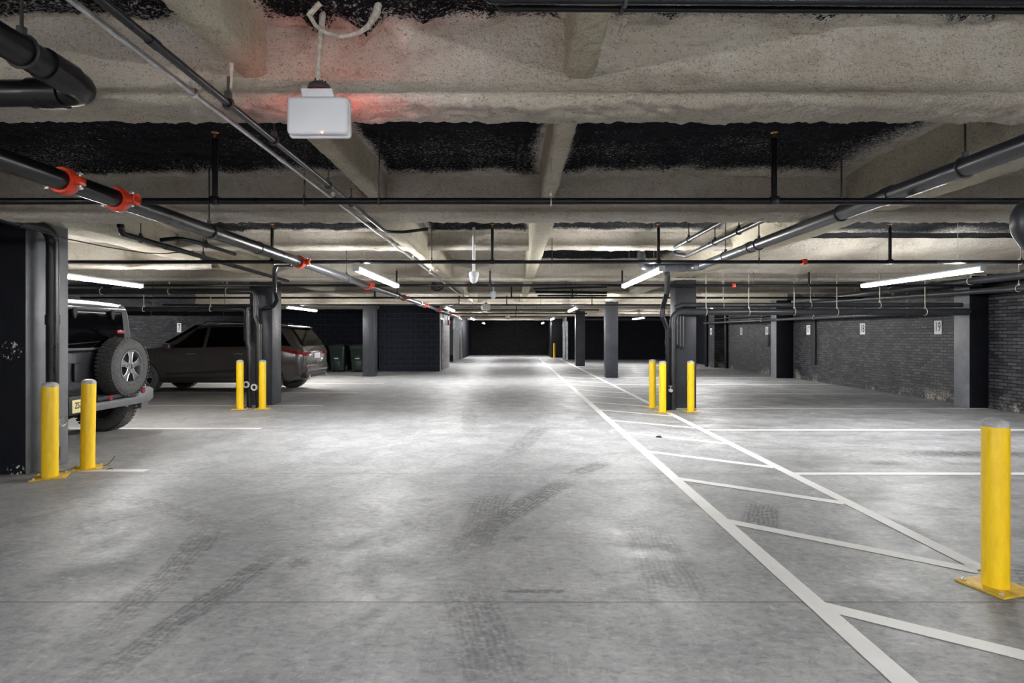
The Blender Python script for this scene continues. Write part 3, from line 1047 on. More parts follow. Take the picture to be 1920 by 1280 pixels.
def lerp_tab(tab, x):
    if x <= tab[0][0]: return tab[0][1]
    for (a, va), (c, vc) in zip(tab, tab[1:]):
        if x <= c:
            f = (x - a) / (c - a)
            f = f * f * (3 - 2 * f) * .5 + f * .5
            return va + (vc - va) * f
    return tab[-1][1]


def make_crossover():
    r = thing('crossover_car', 'sleek grey-brown crossover with black tinted windows parked across the stall behind the pipe-wrapped column', 'car', (-7.40, 14.8, 0), PI)
    RX, FX = -1.52, 1.37
    top = [(-2.43, 1.00), (-2.40, 1.06), (-2.36, 1.13), (-2.02, 1.585), (-1.93, 1.615), (-1.5, 1.655), (-.7, 1.69), (-.1, 1.68), (.25, 1.63), (.95, 1.18), (1.10, 1.115), (1.9, 1.03), (2.2, .93), (2.36, .80), (2.42, .70)]
    belt = [(-2.43, .96), (-2.36, 1.09), (-1.9, 1.12), (-1.0, 1.09), (.6, 1.06), (1.1, 1.04), (1.9, .95), (2.2, .86), (2.42, .66)]
    wid = [(-2.43, .80), (-2.40, .86), (-2.3, .915), (-1.9, .95), (-1.4, .975), (0, .965), (1.4, .97), (2.0, .93), (2.25, .82), (2.42, .66)]
    bot = [(-2.43, .46), (-2.3, .36), (-1.9, .30), (0, .27), (1.9, .28), (2.42, .36)]

    def half(x):
        t, bl, w, bo_ = (lerp_tab(q, x) for q in (top, belt, wid, bot))
        g = max(0.0, min(1.0, (t - bl) / .5))
        wr = w * (.93 - .24 * g)
        return [(0, bo_), (w * .80, bo_), (w * .955, bo_ + .06), (w * .985, bo_ + .22), (w * 1.0, .70 if t > .9 else bo_ + .28), (w * .99, max(bl - .12, .72 if t > .9 else bo_ + .3)), (w * .955, bl), (w * .95 * (1 - .5 * g) + wr * .5 * g - .006, bl + (t - bl) * .45), (wr, t - .07 * g - .02), (wr - .09, t - .02 * g - .006), (wr * .5, t), (0, t + .004)]

    def ysurf(x, z):
        h = half(x)[6:10]
        for (y0, z0), (y1, z1) in zip(h, h[1:]):
            if z <= z1 or (y1, z1) == h[-1]:
                f = 0 if z1 == z0 else (z - z0) / (z1 - z0)
                return y0 + (y1 - y0) * max(0, min(1, f))
        return h[-1][0]

    xs = sorted(set([-2.43, -2.42, -2.40, -2.36, -2.30, -2.2, -2.1, -2.02, -1.97, -1.93, -1.85] + grid(-1.8, .2, .1) + grid(.25, 1.1, .07) + grid(1.2, 2.1, .1) + [2.2, 2.28, 2.34, 2.39, 2.42]))
    b = MB()
    rows = []
    for x in xs:
        h = half(x)
        rows.append([(x, y, z) for y, z in h] + [(x, -y, z) for y, z in h[::-1][1:-1]])
    b.quadstrip(rows, True, True)
    body = b.build('body', M['carbrown'], r)
    boolcut(body, [cyl_cut(r, x, .375, .43, s * .60, s * 1.2) for x in (RX, FX) for s in (-1, 1)])
    # windows follow the body surface
    for s in (-1, 1):
        for nm, xl0, xr0, xl1, xr1 in (('quarter_window', -2.12, -1.30, -1.78, -1.30), ('side_window', -1.26, -.12, -1.26, -.12), ('side_window', -.04, .86, -.04, .22)):
            b = MB()
            rows = []
            for k in range(7):
                f = k / 6
                row = []
                for j in range(9):
                    xa, xb = xl0 + (xl1 - xl0) * f, xr0 + (xr1 - xr0) * f
                    x = xa + (xb - xa) * j / 8
                    z = lerp_tab(belt, x) + .03
                    zt = min(lerp_tab(top, x) - .10, 1.585)
                    zz = z + (max(zt, z + .02) - z) * f
                    row.append((x, s * (ysurf(x, zz) + .006), zz))
                rows.append(row)
            b.quadstrip(rows)
            b.build(nm, M['glass'], r)
        # side mirror, handles, sill, chrome strip
        b = MB(); b.box((.62, s * 1.03 - .10, 1.06), (.80, s * 1.03 + .10, 1.19), .035, 3); b.build('wing_mirror', M['carbrown'], r)
        b = MB(); b.box((-.95, s * .955 - .03, .27), (.88, s * .955 + .03, .40), .02); b.build('sill_cladding', M['void'], r)
        b = MB(); b.prism([(-.85, .52), (.78, .46), (.80, .49), (-.2, .545), (-.85, .60), (-.93, .57)], 'y', s * .965, s * .978); b.build('door_crease', M['void'], r)
        for xq in (.10, -1.02):
            b = MB(); b.box((xq, s * .965 - .018, .935), (xq + .22, s * .965 + .018, .965), .01); b.build('door_handle', M['chrome'], r)
        for xq in (-.06, 1.0, -1.13):
            b = MB(); z1 = lerp_tab(belt, xq)
            pts = [(xq, s * (y + .002), z) for y, z in half(xq)[2:7]]
            b.tube(pts, .005, 5); b.build('door_seam', M['void'], r)
        # tail lamps wrap the corner
        b = MB()
        rows = []
        for x in (-1.93, -2.02, -2.1, -2.25, -2.34, -2.40):
            f = (-1.93 - x) / .47
            yb = lerp_tab(wid, x)
            rows.append([(x, s * (yb * .97 + .012), 1.06 - .05 * f), (x, s * (yb * .99 + .014), 1.04 - .09 * f), (x, s * (yb + .012), 1.02 - .13 * f)])
        rows.append([(-2.436, s * .80, 1.0), (-2.44, s * .80, .94), (-2.436, s * .80, .89)])
        rows.append([(-2.436, s * .46, .99), (-2.44, s * .45, .95), (-2.436, s * .45, .93)])
        b.quadstrip(rows)
        b.build('tail_lamp', M['lens'], r)
        b = MB(); b.box((-2.46, s * .66 - .12, .60), (-2.42, s * .66 + .12, .64), .006); b.build('bumper_reflector', M['lens'], r)
        b = MB(); b.tube([(-2.30, s * .62, .375), (-2.475, s * .62, .375)], .055, 14); b.build('exhaust_tip', M['chrome'], r)
        b = MB(); b.tube(fillet([(.1, s * .62, 1.66), (.02, s * .62, 1.72), (-1.5, s * .62, 1.70), (-1.62, s * .62, 1.655)], .05), .012, 6); b.build('roof_rail', M['void'], r)
    # rear window, spoiler, tailgate plate, bumper cladding
    b = MB(); b.quadstrip([[(-2.03, -.60, 1.575), (-2.03, .60, 1.575)], [(-2.20, -.68, 1.36), (-2.20, .68, 1.36)], [(-2.355, -.74, 1.14), (-2.355, .74, 1.14)]])
    o = b.build('rear_window', M['glass'], r); o.location = (-.022, 0, .012)
    b = MB(); b.prism([(-1.72, 1.648), (-2.10, 1.605), (-2.13, 1.585), (-2.11, 1.565), (-1.98, 1.575), (-1.72, 1.60)], 'y', -.62, .62, .012); b.build('spoiler', M['carbrown'], r)
    b = MB(); b.box((-2.455, -.20, .82), (-2.43, .20, .95), .006); b.build('licence_plate', M['white_dim'], r)
    b = MB(); b.box((-2.46, -.42, .975), (-2.425, .42, 1.0), .006); b.build('tailgate_trim', M['chrome'], r)
    b = MB(); b.box((-2.47, -.78, .50), (-2.30, .78, .70), .05, 3); b.build('rear_bumper', M['carbrown'], r)
    b = MB(); b.box((-2.45, -.76, .36), (-2.2, .76, .49), .04, 3); b.build('bumper_cladding', M['void'], r)
    b = MB(); b.tube([(-2.02, 0, 1.60), (-1.75, 0, 1.66), (-1.70, 0, 1.70)], .02, 6); b.build('roof_fin', M['void'], r)
    b = MB(); b.box((2.34, -.5, .50), (2.44, .5, .74), .03, 3); b.build('grille', M['void'], r)
    b = MB(); b.quadstrip([[(.28, -.60, 1.62), (.28, .60, 1.62)], [(.62, -.66, 1.40), (.62, .66, 1.40)], [(.98, -.74, 1.18), (.98, .74, 1.18)]])
    o = b.build('windscreen', M['glass'], r); o.location = (.02, 0, .018)
    b = MB(); b.box((-1.9, -.55, .24), (1.9, .55, .36), .03); b.build('chassis', M['void'], r)
    for x in (RX, FX):
        wheel(r, 'wheel', .375, .235, .25, (x, .845, .375), 'alloy_dark')
        wheel(r, 'wheel', .375, .235, .25, (x, -.845, .375), 'alloy_dark', (0, 0, PI))
    return r


make_crossover()

# ------------------------------------------------------------------ wheeled bins
def make_bin():
    r = thing('wheeled_bin', 'x', 'bin')
    b = MB()
    rows = []
    for z, hx, hy in ((.06, .225, .25), (.10, .235, .26), (.84, .285, .33), (.86, .30, .345), (.955, .305, .35)):
        k = .05
        rows.append([(sx * (hx - (k if q else 0)), sy * (hy - (0 if q else k)), z) for sx, sy, q in ((1, -1, 1), (1, -1, 0), (1, 1, 0), (1, 1, 1), (-1, 1, 1), (-1, 1, 0), (-1, -1, 0), (-1, -1, 1))])
    b.quadstrip(rows, True, True)
    b.build('body', M['bin'], r)
    b = MB(); b.box((-.32, -.37, .955), (.32, .36, 1.02), .025, 3); b.box((-.25, -.28, 1.01), (.25, .28, 1.05), .02, 2); b.build('lid', M['binlid'], r)
    b = MB(); b.box((-.14, -.290, .10), (.14, -.262, .44), .012); b.build('front_recess', M['binlid'], r)
    b = MB(); b.box((-.08, -.325, .50), (.08, -.298, .535), .004); b.build('label_bar', M['white_dim'], r)
    b = MB(); b.box((-.09, -.33, .54), (.09, -.305, .62), .02); b.build('catch_recess', M['void'], r)
    b = MB(); b.tube([(-.26, .40, .97), (.26, .40, .97)], .018, 10)
    for s in (-1, 1):
        b.tube([(s * .24, .33, .94), (s * .24, .40, .97)], .018, 8)
    b.build('handle', M['binlid'], r)
    for s in (-1, 1):
        b = MB(); b.tube([(s * .21, .25, .12), (s * .28, .25, .12)], .12, 20); b.build('wheel', M['rubber'], r)
    b = MB(); b.tube([(-.21, .25, .12), (.21, .25, .12)], .014, 8); b.build('axle', M['galv'], r)
    for o in kids(r):
        if o.name.split('.')[0] in ('body', 'label_bar', 'front_recess', 'catch_recess'):
            pass
    return r


bn = make_bin()
bn.location = (-6.69, 22.45, 0)
bn['label'] = 'green wheeled bin wholly in view between the crossover and the far column'
bn['group'] = 'green wheeled bins'
dup(bn, (-5.90, 22.45, 0), 'green wheeled bin partly hidden by the far dark column')
dup(bn, (-7.44, 22.5, 0), 'green wheeled bin mostly hidden behind the tail of the crossover')

# ------------------------------------------------------------------ number plates on the walls
def number_sign(txt, Y, x, z, side, lab):
    r = thing('number_sign', lab, 'sign', (x, Y, z), 0, 'stall number plates')
    w, h = .225, .29
    s = 1 if side == 'left' else -1
    b = MB(); b.box((-.004, -w / 2, -h / 2), (.004, w / 2, h / 2), .002); b.build('panel', M['sign'], r)
    # reading direction along the wall
    m = Matrix(((0, 0, s, s * .0045), (-1 if side == 'right' else 1, 0, 0, 0), (0, 1, 0, 0), (0, 0, 0, 1)))
    text_mesh(txt, 'numeral', .27, M['ink'], r, m, .62 if len(txt) > 1 else .8, .0006)
    return r


for txt, Y, lab in (('19', 12.5, 'white plate 19 on the brick wall beside the big pilaster, nearest along the wall'), ('18', 15.2, 'white plate 18 on the brick wall, alone in the widest brick stretch'),
                    ('17', 18.0, 'white plate 17 on the brick wall next to a black wall chase'), ('16', 20.95, 'white plate 16 on the brick wall close behind the slimmer pilaster'), ('15', 23.3, 'white plate 15 on the brick wall, fifth along from the big pilaster')):
    number_sign(txt, Y, X1 - .008, 1.555, 'right', lab)
number_sign('14', 25.6, 8.62 - .008, 1.56, 'right', 'white plate 14 on the narrow brick pier, farthest along the brick wall')
number_sign('7', 18.4, X0 + .008, 1.63, 'left', 'white plate 7 on the grey brick wall above the crossover bonnet')
b = MB(); b.box((X1 - .03, 20.75, .98), (X1, 20.90, 1.42), .006); o = b.build('junction_box', M['void'], loc=(X1, 20.8, 1.2)); tag(o, 'small black box on the brick wall under plate 16', 'box')  # small junction box mounted on the wall
b = MB(); b.box((X1 - .05, 17.52, .50), (X1 - .001, 17.78, 1.95), .01); o = b.build('wall_chase', M['void'], loc=(X1, 17.65, .5)); tag(o, 'tall black wall chase on the brick wall next to plate 17', 'wall chase')

# ------------------------------------------------------------------ lights
def make_light():
    r = thing('linear_light', 'x', 'ceiling light')
    L = 1.2
    b = MB()
    b.prism([(-.037, .010), (-.034, .028), (-.024, .042), (.024, .042), (.034, .028), (.037, .010)], 'y', -L, L, .004); b.build('housing', M['housing'], r)
    b = MB()
    pr = []
    n = 14
    for k in range(n + 1):
        a = PI * (-.05 + 1.10 * k / n)
        pr.append((-.040 * math.cos(a), .004 - .038 * math.sin(a)))
    b.prism(pr, 'y', -L + .015, L - .015); b.build('diffuser', M['lamp'], r)
    for s in (-1, 1):
        b = MB(); b.box((-.039, s * L - .010, -.032), (.039, s * L + .010, .040), .007); b.build('end_cap', M['housing'], r)
        b = MB(); b.tube([(0, s * .8, .038), (0, s * .8, .66)], .0025, 5); b.build('hanging_wire', M['galv'], r)
    return r


li = make_light()
li.location = (-1.87, 8.17, 2.175)
li['label'] = 'bright linear light over the aisle beside the red-coupled sprinkler main'
li['group'] = 'linear ceiling lights'
LI = [(1.77, 8.2, 'bright linear light over the walkway in front of the column with the elbow pipe'), (5.58, 8.17, 'longest bright linear light by the brick wall above plate 18'), (-5.97, 8.2, 'bright linear light above the boxy off-road vehicle'),
      (-6.30, 17.5, 'linear light above the crossover tail and green bins'), (-1.92, 17.6, 'linear light near the corner of the block room'), (1.80, 17.8, 'linear light beside the slim lone column'), (5.6, 17.6, 'linear light hidden above the big drain pipes'),
      (-1.95, 27.6, 'small linear light past the block room over the aisle, larger of the distant two'), (1.85, 27.8, 'small linear light by the farthest dark column'), (5.75, 27.0, 'linear light under the pipe along the dark rear wall'),
      (-1.9, 37.2, 'tiny linear light next to the back wall on the block room side'), (1.85, 37.0, 'tiny linear light next to the back wall on the walkway side')]
for x, y, lab in LI:
    dup(li, (x, y, 2.125 if 'hidden' in lab else 2.175), lab)
for x, y, lab in ((-1.87, -4.6, 'added unseen linear light farther behind the viewpoint over the aisle'), (1.77, -4.6, 'added unseen linear light farther behind the viewpoint over the walkway'), (-1.87, -1.0, 'unseen linear light behind the viewpoint over the aisle'), (1.77, -1.0, 'unseen linear light behind the viewpoint over the walkway'), (5.58, -1.0, 'unseen linear light behind the viewpoint by the brick wall'), (-5.97, -1.0, 'unseen linear light behind the viewpoint by the grey brick wall')):  # unseen lamps added behind the camera to brighten near beams and floor
    dup(li, (x, y, 2.175), lab)

# ------------------------------------------------------------------ pipework
def hanger(parent, p, r, top, loc, axis='y', mat='bracket', rod='bracket', rr=.006):
    b = MB()
    q = Vector(p) - Vector(loc)
    b.ring(q, r + .006, .006, axis, 20, 6)
    b.box(q + Vector((-.012, -.012, r + .004)), q + Vector((.012, .012, r + .035)))
    h = b.build('hanger', M[mat], parent)
    b = MB(); b.tube([q + Vector((0, 0, r + .03)), q + Vector((0, 0, top - p[2]))], rr, 6); b.build('hanger_rod', M[rod], h)


def pipe(name, lab, cat, pts, r, m, R=.12, fits=(), hangers=(), group=None, seg=16, hang_top=ZS - .01, haxis='y', hmat='bracket', rod='bracket', rr=.006):
    """a pipe along pts; fits: couplings (start point, direction length) ; hangers: points on the pipe"""
    loc = Vector(pts[0])
    t = thing(name, lab, cat, loc, 0, group)
    b = MB(); b.tube([p - loc for p in fillet(pts, R)], r, seg); b.build('pipe_run', M[m], t)
    for p, q in fits:
        b = MB(); b.tube([Vector(p) - loc, Vector(q) - loc], r + max(.003, min(.008, r * .16)), seg); b.build('coupling', M[m], t)
    for p in hangers:
        hanger(t, p, r, hang_top, loc, haxis, hmat, rod, rr)
    return t


V = Vector
Zp = H + .90                                    # height of the sprinkler pipes
# sprinkler main with its red grooved couplings
main = thing('sprinkler_main', 'thick black sprinkler main with red couplings running the length of the aisle', 'pipe', (-2.62, 1.0, Zp))
XM, RM = -2.62, .058
b = MB(); b.tube([(0, 0, 0), (0, 6.2, 0)], RM, 24); b.build('pipe_run', M['pipe'], main)
b = MB(); b.tube([(0, 6.2, 0), (0, 16.0, 0)], RM, 24); b.build('pipe_run', M['pipe_main'], main)
b = MB(); b.tube([(0, 16.0, 0), (0, 31, 0)], RM * .8, 16); b.build('pipe_run', M['pipe_main'], main)


def red_coupling(par, y, tee=0):
    b = MB()
    b.lathe([(RM + .001, -.035), (RM + .016, -.035), (RM + .022, -.02), (RM + .022, .02), (RM + .016, .035), (RM + .001, .035)], 28, Matrix.Translation((0, y, 0)) @ Matrix.Rotation(PI / 2, 4, 'X'))
    c = b.build('red_coupling', M['red'], par)
    for s in (-1, 1):
        b = MB(); b.box((s * (RM + .035) - .018, y - .028, -.024), (s * (RM + .035) + .018, y + .028, .024), .006); b.build('coupling_ear', M['red'], c)
        b = MB(); b.tube([(s * (RM + .035), y, -.05), (s * (RM + .035), y, .05)], .007, 6)
        b.box((s * (RM + .035) - .011, y - .011, .036), (s * (RM + .035) + .011, y + .011, .047)); b.box((s * (RM + .035) - .011, y - .011, -.047), (s * (RM + .035) + .011, y + .011, -.036)); b.build('coupling_bolt', M['bolt'], c)
    if tee:
        b = MB(); b.tube([(RM + .01, y, 0), (RM + .075, y, 0)], .034, 14); b.ring((RM + .07, y, 0), .034, .008, 'x', 16, 6); b.build('tee_outlet', M['red'], c)
    return c


PY = [3.93, 7.17, 10.53, 13.95, 17.22, 20.6, 24.0, 27.4]
for y, tee in ((2.42, 0), (PY[0] - 1.0 - .05, 1), (PY[1] - 1.0, 1), (PY[2] - 1.0, 1), (PY[3] - 1.0, 1), (PY[4] - 1.0, 1), (19.6, 0), (23, 0), (26.4, 0)):
    red_coupling(main, y, tee)
for y in (4.05, 8.2, 12.2):
    hanger(main, (XM, 1 + y, Zp), RM, ZS, (-2.62, 1.0, Zp), 'y')
b = MB(); b.tube([(0, 5.0, 0), (0, 5.03, 0)], RM + .006, 24); b.build('pipe_band', M['pipe'], main)
b = MB(); b.tube([(0, 15.3, 0), (0, 15.45, 0)], RM + .02, 16); b.build('pipe_band', M['white_dim'], main)

# branches: each crosses the garage, with sprigs up to the slab
NB = ['nearest black sprinkler branch crossing the whole ceiling', 'second black sprinkler branch, just above the bright aisle lights', 'third black sprinkler branch passing the column with the elbow pipe',
      'fourth black sprinkler branch crossing before the dome camera', 'fifth black sprinkler branch, level with the block room front', 'sixth sprinkler branch deep in the garage', 'seventh sprinkler branch deep in the garage', 'eighth sprinkler branch deep in the garage']
for i, y in enumerate(PY):
    rr_ = .0225 if i < 5 else .025
    t = thing('sprinkler_branch', NB[i], 'pipe', (0, y, Zp), 0, 'sprinkler branches')
    xl, xr = -10.3, 8.5
    if i == 2: xr = 8.4
    if i > 4: xl, xr = -2.5, 3.0
    if i <= 4:
        b = MB(); b.tube([(xl, 0, 0), (XM - RM - .062, 0, 0)], rr_, 12); b.build('pipe_run', M['pipe'], t)
        b = MB(); b.tube([(XM + RM + .083, 0, 0), (xr, 0, 0)], rr_, 12); b.build('pipe_run', M['pipe'], t)
    else:
        b = MB(); b.tube([(xl, 0, 0), (xr, 0, 0)], rr_, 12); b.build('pipe_run', M['pipe'], t)
    sp = {0: (-2.0, 1.745), 1: (-2.95, -.26, 1.77, 4.6), 2: (-2.1, -.42, 1.95, 5.3), 3: (-.05, 1.4, -3.3), 4: (-.2, 2.3, -1.6)}.get(i, (0.1,))
    if i == 3: zt = .30
    for x in sp:
        top = .42 if i < 2 else .26
        q = MB(); q.tube([(x, 0, .0), (x, 0, top)], .019 if i < 2 else .017, 10); s = q.build('sprig', M['pipe'], t)
        q = MB(); q.box((x - .03, -.03, -.026), (x + .03, .03, .032), .012); q.build('tee', M['pipe'], s)
        q = MB(); q.lathe([(.0001, top + .045), (.024, top + .042), (.024, top + .038), (.006, top + .034), (.012, top), (.016, top - .01), (.0001, top - .01)], 10, Matrix.Translation((x, 0, 0))); q.build('sprinkler_head', M['brass'], s)
    hs = {0: (.25, -.9, -2.0 + .6, 3.6), 1: (.47, -1.0, 3.0, -5.6, 6.2), 2: (-.7, 4.3)}.get(i, (.8, -1.2))
    for x in hs:
        b = MB(); b.ring((x, 0, 0), rr_ + .005, .005, 'x', 16, 6); b.box((x - .008, -.008, rr_), (x + .008, .008, rr_ + .03)); h = b.build('hanger', M['galv' if i == 0 and x == .25 else 'bracket'], t)
        b = MB(); b.tube([(x, 0, rr_ + .02), (x, 0, (ZS if x not in (.25, .47) else H + 1.19) - Zp)], .005, 6); b.build('hanger_rod', M['galv' if x == .25 else 'bracket'], h)
    if i in (1, 2):
        b = MB(); x = 3.55 if i == 1 else 3.95; b.box((x - .03, -.035, -.035), (x + .03, .035, .035), .01); b.build('red_fitting', M['red'], t)

# big waste pipe over the viewpoint with its elbow
pipe('drain_pipe', 'thick black drain pipe with an elbow overhead, nearest to the viewpoint', 'pipe', [(-1.87, .3, H + 1.10), (-1.87, 2.60, H + 1.075), (-4.4, 2.60, H + 1.06)], .0575, 'pipe', .10,
     [((-1.87, 2.33, H + 1.08), (-1.87, 2.47, H + 1.078)), ((-1.99, 2.6, H + 1.074), (-2.13, 2.6, H + 1.073))], [(-1.87, 2.23, H + 1.081)], seg=32)
b = MB(); p = V((-1.87, 2.05, H + 1.08))
# thin pipes crossing at the top of the picture
for k, (yy, zz, rr_, lab) in enumerate(((1.96, 613, .0105, 'lower of two thin black pipes crossing the top of the picture'), (1.89, 630, .014, 'upper of two thin black pipes crossing the top of the picture'))):
    z = H + zz * yy / F
    x0 = (935 - VX) * yy / F if k == 0 else (912 - VX) * yy / F
    pipe('thin_pipe', lab, 'pipe', [(x0 - .02, yy, z + (.10 if k == 0 else .14)), (x0, yy, z), (2.4, yy, z - .012)], rr_, 'pipe', .025, [((x0 + .05, yy, z), (x0 + .075, yy, z))], [(.36, yy, z)], 'thin pipes', 14, haxis='x')
t = pipe('hanger_strut', 'short speckled strut with a white tip hanging by the thin top pipes', 'strut', [at(1172, 40, 2.06), at(1151, 92, 2.32)], .011, 'coat', .02, seg=8)

# the two conduits running under the joist
zc = H + 1.012
pipe('conduit', 'pale galvanised conduit slanting across the ceiling beside a black one', 'conduit', [(-1.335, .6, zc), (-1.345, 21, zc)], .0115, 'galv', .1, [((-1.336, y, zc), (-1.336, y + .06, zc)) for y in (3.35, 6.4, 9.5)],
     [(-1.337, y, zc) for y in (2.45, 4.35, 6.1, 7.8, 9.4)], seg=10, hang_top=H + 1.09, hmat='bolt', rod='galv', rr=.004)
pipe('conduit', 'black conduit slanting across the ceiling and bending up into a joist', 'conduit', [(-1.245, .6, zc), (-1.245, 5.72, zc), (-1.10, 5.85, zc + .02), (-.86, 5.9, zc + .06)], .0155, 'pipe', .15, [((-1.245, y, zc), (-1.245, y + .05, zc)) for y in (2.0, 4.8)],
     [(-1.245, y, zc) for y in (2.56, 3.05, 3.95, 4.5)], seg=12, hang_top=H + 1.13)
b = MB(); b.tube([at(436, 90, 2.60), at(434, 130, 2.58), at(433, 166, 2.56)], [.012, .009, .006], 8); o = b.build('coated_rod', M['coat'], loc=at(436, 90, 2.6)); tag(o, 'foam-coated hanger rod dropping from the joist end to the black conduit', 'hanger rod')

# grey PVC main by the wide girder
zg = H + .99
pipe('drain_pipe', 'long dark grey drain main slanting overhead beside the wide girder', 'pipe', [(2.655, .8, zg), (2.655, 8.55, zg), (1.86, 8.55, zg), (1.86, 8.55, ZS)], .056, 'pipe_grey', .11,
     [((2.655, y, zg), (2.655, y + .09, zg)) for y in (4.1, 6.55)] + [((2.655, 8.25, zg), (2.655, 8.40, zg)), ((2.40, 8.55, zg), (2.50, 8.55, zg)), ((1.86, 8.55, 2.50), (1.86, 8.55, 2.56))], [(2.655, y, zg) for y in (3.45, 4.75, 6.35, 7.35)], seg=24)
pipe('drain_pipe', 'slim grey pipe slanting up toward the second beam, inside of the drain main', 'pipe', [(2.12, 5.65, H + 1.16), (2.12, 7.7, H + 1.16)], .024, 'pipe_grey', .05, [((2.12, 7.35, H + 1.16), (2.12, 7.42, H + 1.16))], [(2.12, 7.1, H + 1.16)], seg=12)
pipe('drain_pipe', 'medium grey pipe between the drain main and the slim inner pipe', 'pipe', [(2.42, 5.60, H + 1.12), (2.42, 8.2, H + 1.115), (2.30, 8.42, H + 1.17), (2.30, 8.42, ZS)], .027, 'pipe_grey', .06, [((2.42, 7.2, H + 1.12), (2.42, 7.27, H + 1.12))], [(2.42, y, H + 1.12) for y in (6.3, 7.05)], seg=12)
# stack that zigzags down beside the column, and the big elbow pipes
pts = [at(1251, 513, 8.75), at(1251, 548, 10.7), at(1242, 577, 10.9), at(1242, 592, 10.9), at(1252, 617, 10.92), at(1252.5, 765, 10.92)]
pts[-1].z = 0
pipe('stack_pipe', 'zigzag black pipe dropping beside the column with the elbow pipe', 'pipe', pts, .045, 'pipe', .08, [(pts[3] + V((0, 0, -.02)), pts[3] + V((0, 0, .09))), (V((pts[4].x, 10.92, 1.2)), V((pts[4].x, 10.92, 1.3))), (V((pts[5].x, 10.92, .45)), V((pts[5].x, 10.92, .55)))], seg=16)
yb_ = 10.98
xv = (1261.5 - VX) * yb_ / F
pipe('drain_pipe', 'big dark elbow pipe rising from the floor and running to the brick wall pilaster', 'pipe', [(xv, yb_, 0), (xv, yb_, 1.825), (8.52, yb_, 1.825)], .060, 'pipe_grey', .17,
     [((xv, yb_, .33), (xv, yb_, .47)), ((xv, yb_, 1.50), (xv, yb_, 1.58)), ((xv + .24, yb_, 1.825), (xv + .33, yb_, 1.825)), ((8.2, yb_, 1.825), (8.5, yb_, 1.825))] + [((xx, yb_, 1.825), (xx + .02, yb_, 1.825)) for xx in (4.7, 6.6)],
     [(xx, yb_, 1.825) for xx in (3.6, 4.4, 5.25, 6.05, 7.7)], seg=24, haxis='x', hmat='coat', rod='coat', rr=.009)
pipe('drain_pipe', 'second drain pipe lying just above the big elbow pipe toward the pilaster', 'pipe', [(xv + .06, yb_ + .08, 1.90), (xv + .2, yb_ + .08, 1.955), (8.45, yb_ + .08, 1.955)], .046, 'pipe_grey', .12, [((xx, yb_ + .08, 1.955), (xx + .03, yb_ + .08, 1.955)) for xx in (3.5, 5.4, 7.3)], [(xx, yb_ + .08, 1.955) for xx in (3.95, 5.6, 6.9)], seg=16, haxis='x', hmat='coat', rod='coat', rr=.008)
for k in range(3):
    x = at(1270 + k * 5.5, 0, 11.06).x
    pipe('conduit', ('first', 'second', 'third')[k] + ' of three short conduits curling under the big elbow pipe', 'conduit', [(x, 11.06, 1.75), (x, 11.06, 1.20 - .02 * k), (x - .05, 11.02, 1.17 - .02 * k)], .019, 'pipe_grey', .05, group='curled conduits', seg=10)
# floor valve by the stack
b = MB(); b.lathe([(.0001, -.05), (.03, -.05), (.035, -.02), (.035, .02), (.03, .05), (.0001, .05)], 14, Matrix.Translation((0, 0, 0)) @ Matrix.Rotation(PI / 2, 4, 'X')); b.tube([(0, 0, 0), (0, 0, .08)], .012, 8); b.ring((0, 0, .08), .035, .006, 'z', 16, 6)
o = b.build('valve', M['galv'], loc=(0, 0, 0)); o.location = (xv - .09, 10.80, .37); tag(o, 'small grey valve between the two upright pipes beside the bollards', 'valve')

# vent stack with a double bend at the frame edge
pipe('vent_pipe', 'thick black pipe bend at the far edge of the frame by the hidden column', 'pipe', [(3.40, 3.35, 2.15), (3.16, 3.32, 2.16), (2.88, 3.30, 2.09), (2.86, 3.30, 1.99), (2.99, 3.32, 1.85), (3.40, 3.36, 1.60)], .062, 'pipe_grey', .16, [((3.01, 3.322, 1.837), (3.04, 3.325, 1.81))], seg=24)

# pipes along the brick wall
pipe('wall_pipe', 'lower grey pipe sloping along the brick wall under the others', 'pipe', [(8.45, 26, 1.93), (8.45, 13.0, 1.86), (8.45, 11.7, 1.85)], .045, 'pipe_grey', .1, [((8.45, y, 1.863), (8.45, y + .04, 1.863)) for y in (13, 15, 17.5)], [(8.45, y, 1.86 + .0055 * (y - 13)) for y in (12.6, 14.5, 16.5, 20, 23)], seg=14, hmat='coat', rod='coat')
pipe('wall_pipe', 'thin pipe along the brick wall just over the sloping one', 'pipe', [(8.62, 25.1, 2.10), (8.62, 15, 2.02)], .028, 'pipe_grey', .1, [], [(8.62, y, 2.06) for y in (17, 20.5)], seg=10)
pipe('wall_pipe', 'middle pipe along the brick wall meeting the frame edge', 'pipe', [(8.35, 16.5, 2.30), (8.35, 6.0, 2.08)], .05, 'pipe_grey', .1, [((8.35, 11.8, 2.2), (8.35, 11.9, 2.203))], [(8.35, y, 2.08 + .02095 * (y - 6)) for y in (9.7, 12.9)], seg=14, hmat='coat', rod='coat')
pipe('wall_pipe', 'highest pipe along the brick wall passing behind the longest light', 'pipe', [(8.1, 17, 2.36), (8.1, 6, 2.33)], .06, 'pipe_grey', .1, [((8.1, 11, 2.344), (8.1, 11.1, 2.344))], [(8.1, y, 2.345) for y in (10.4, 12.6)], seg=14, hmat='coat', rod='coat')
pipe('wall_pipe', 'upright pipe on the wall beside the narrow brick pier', 'pipe', [(8.98, 24.8, 0), (8.98, 24.8, 2.3)], .06, 'pipe', .1, [], seg=12)
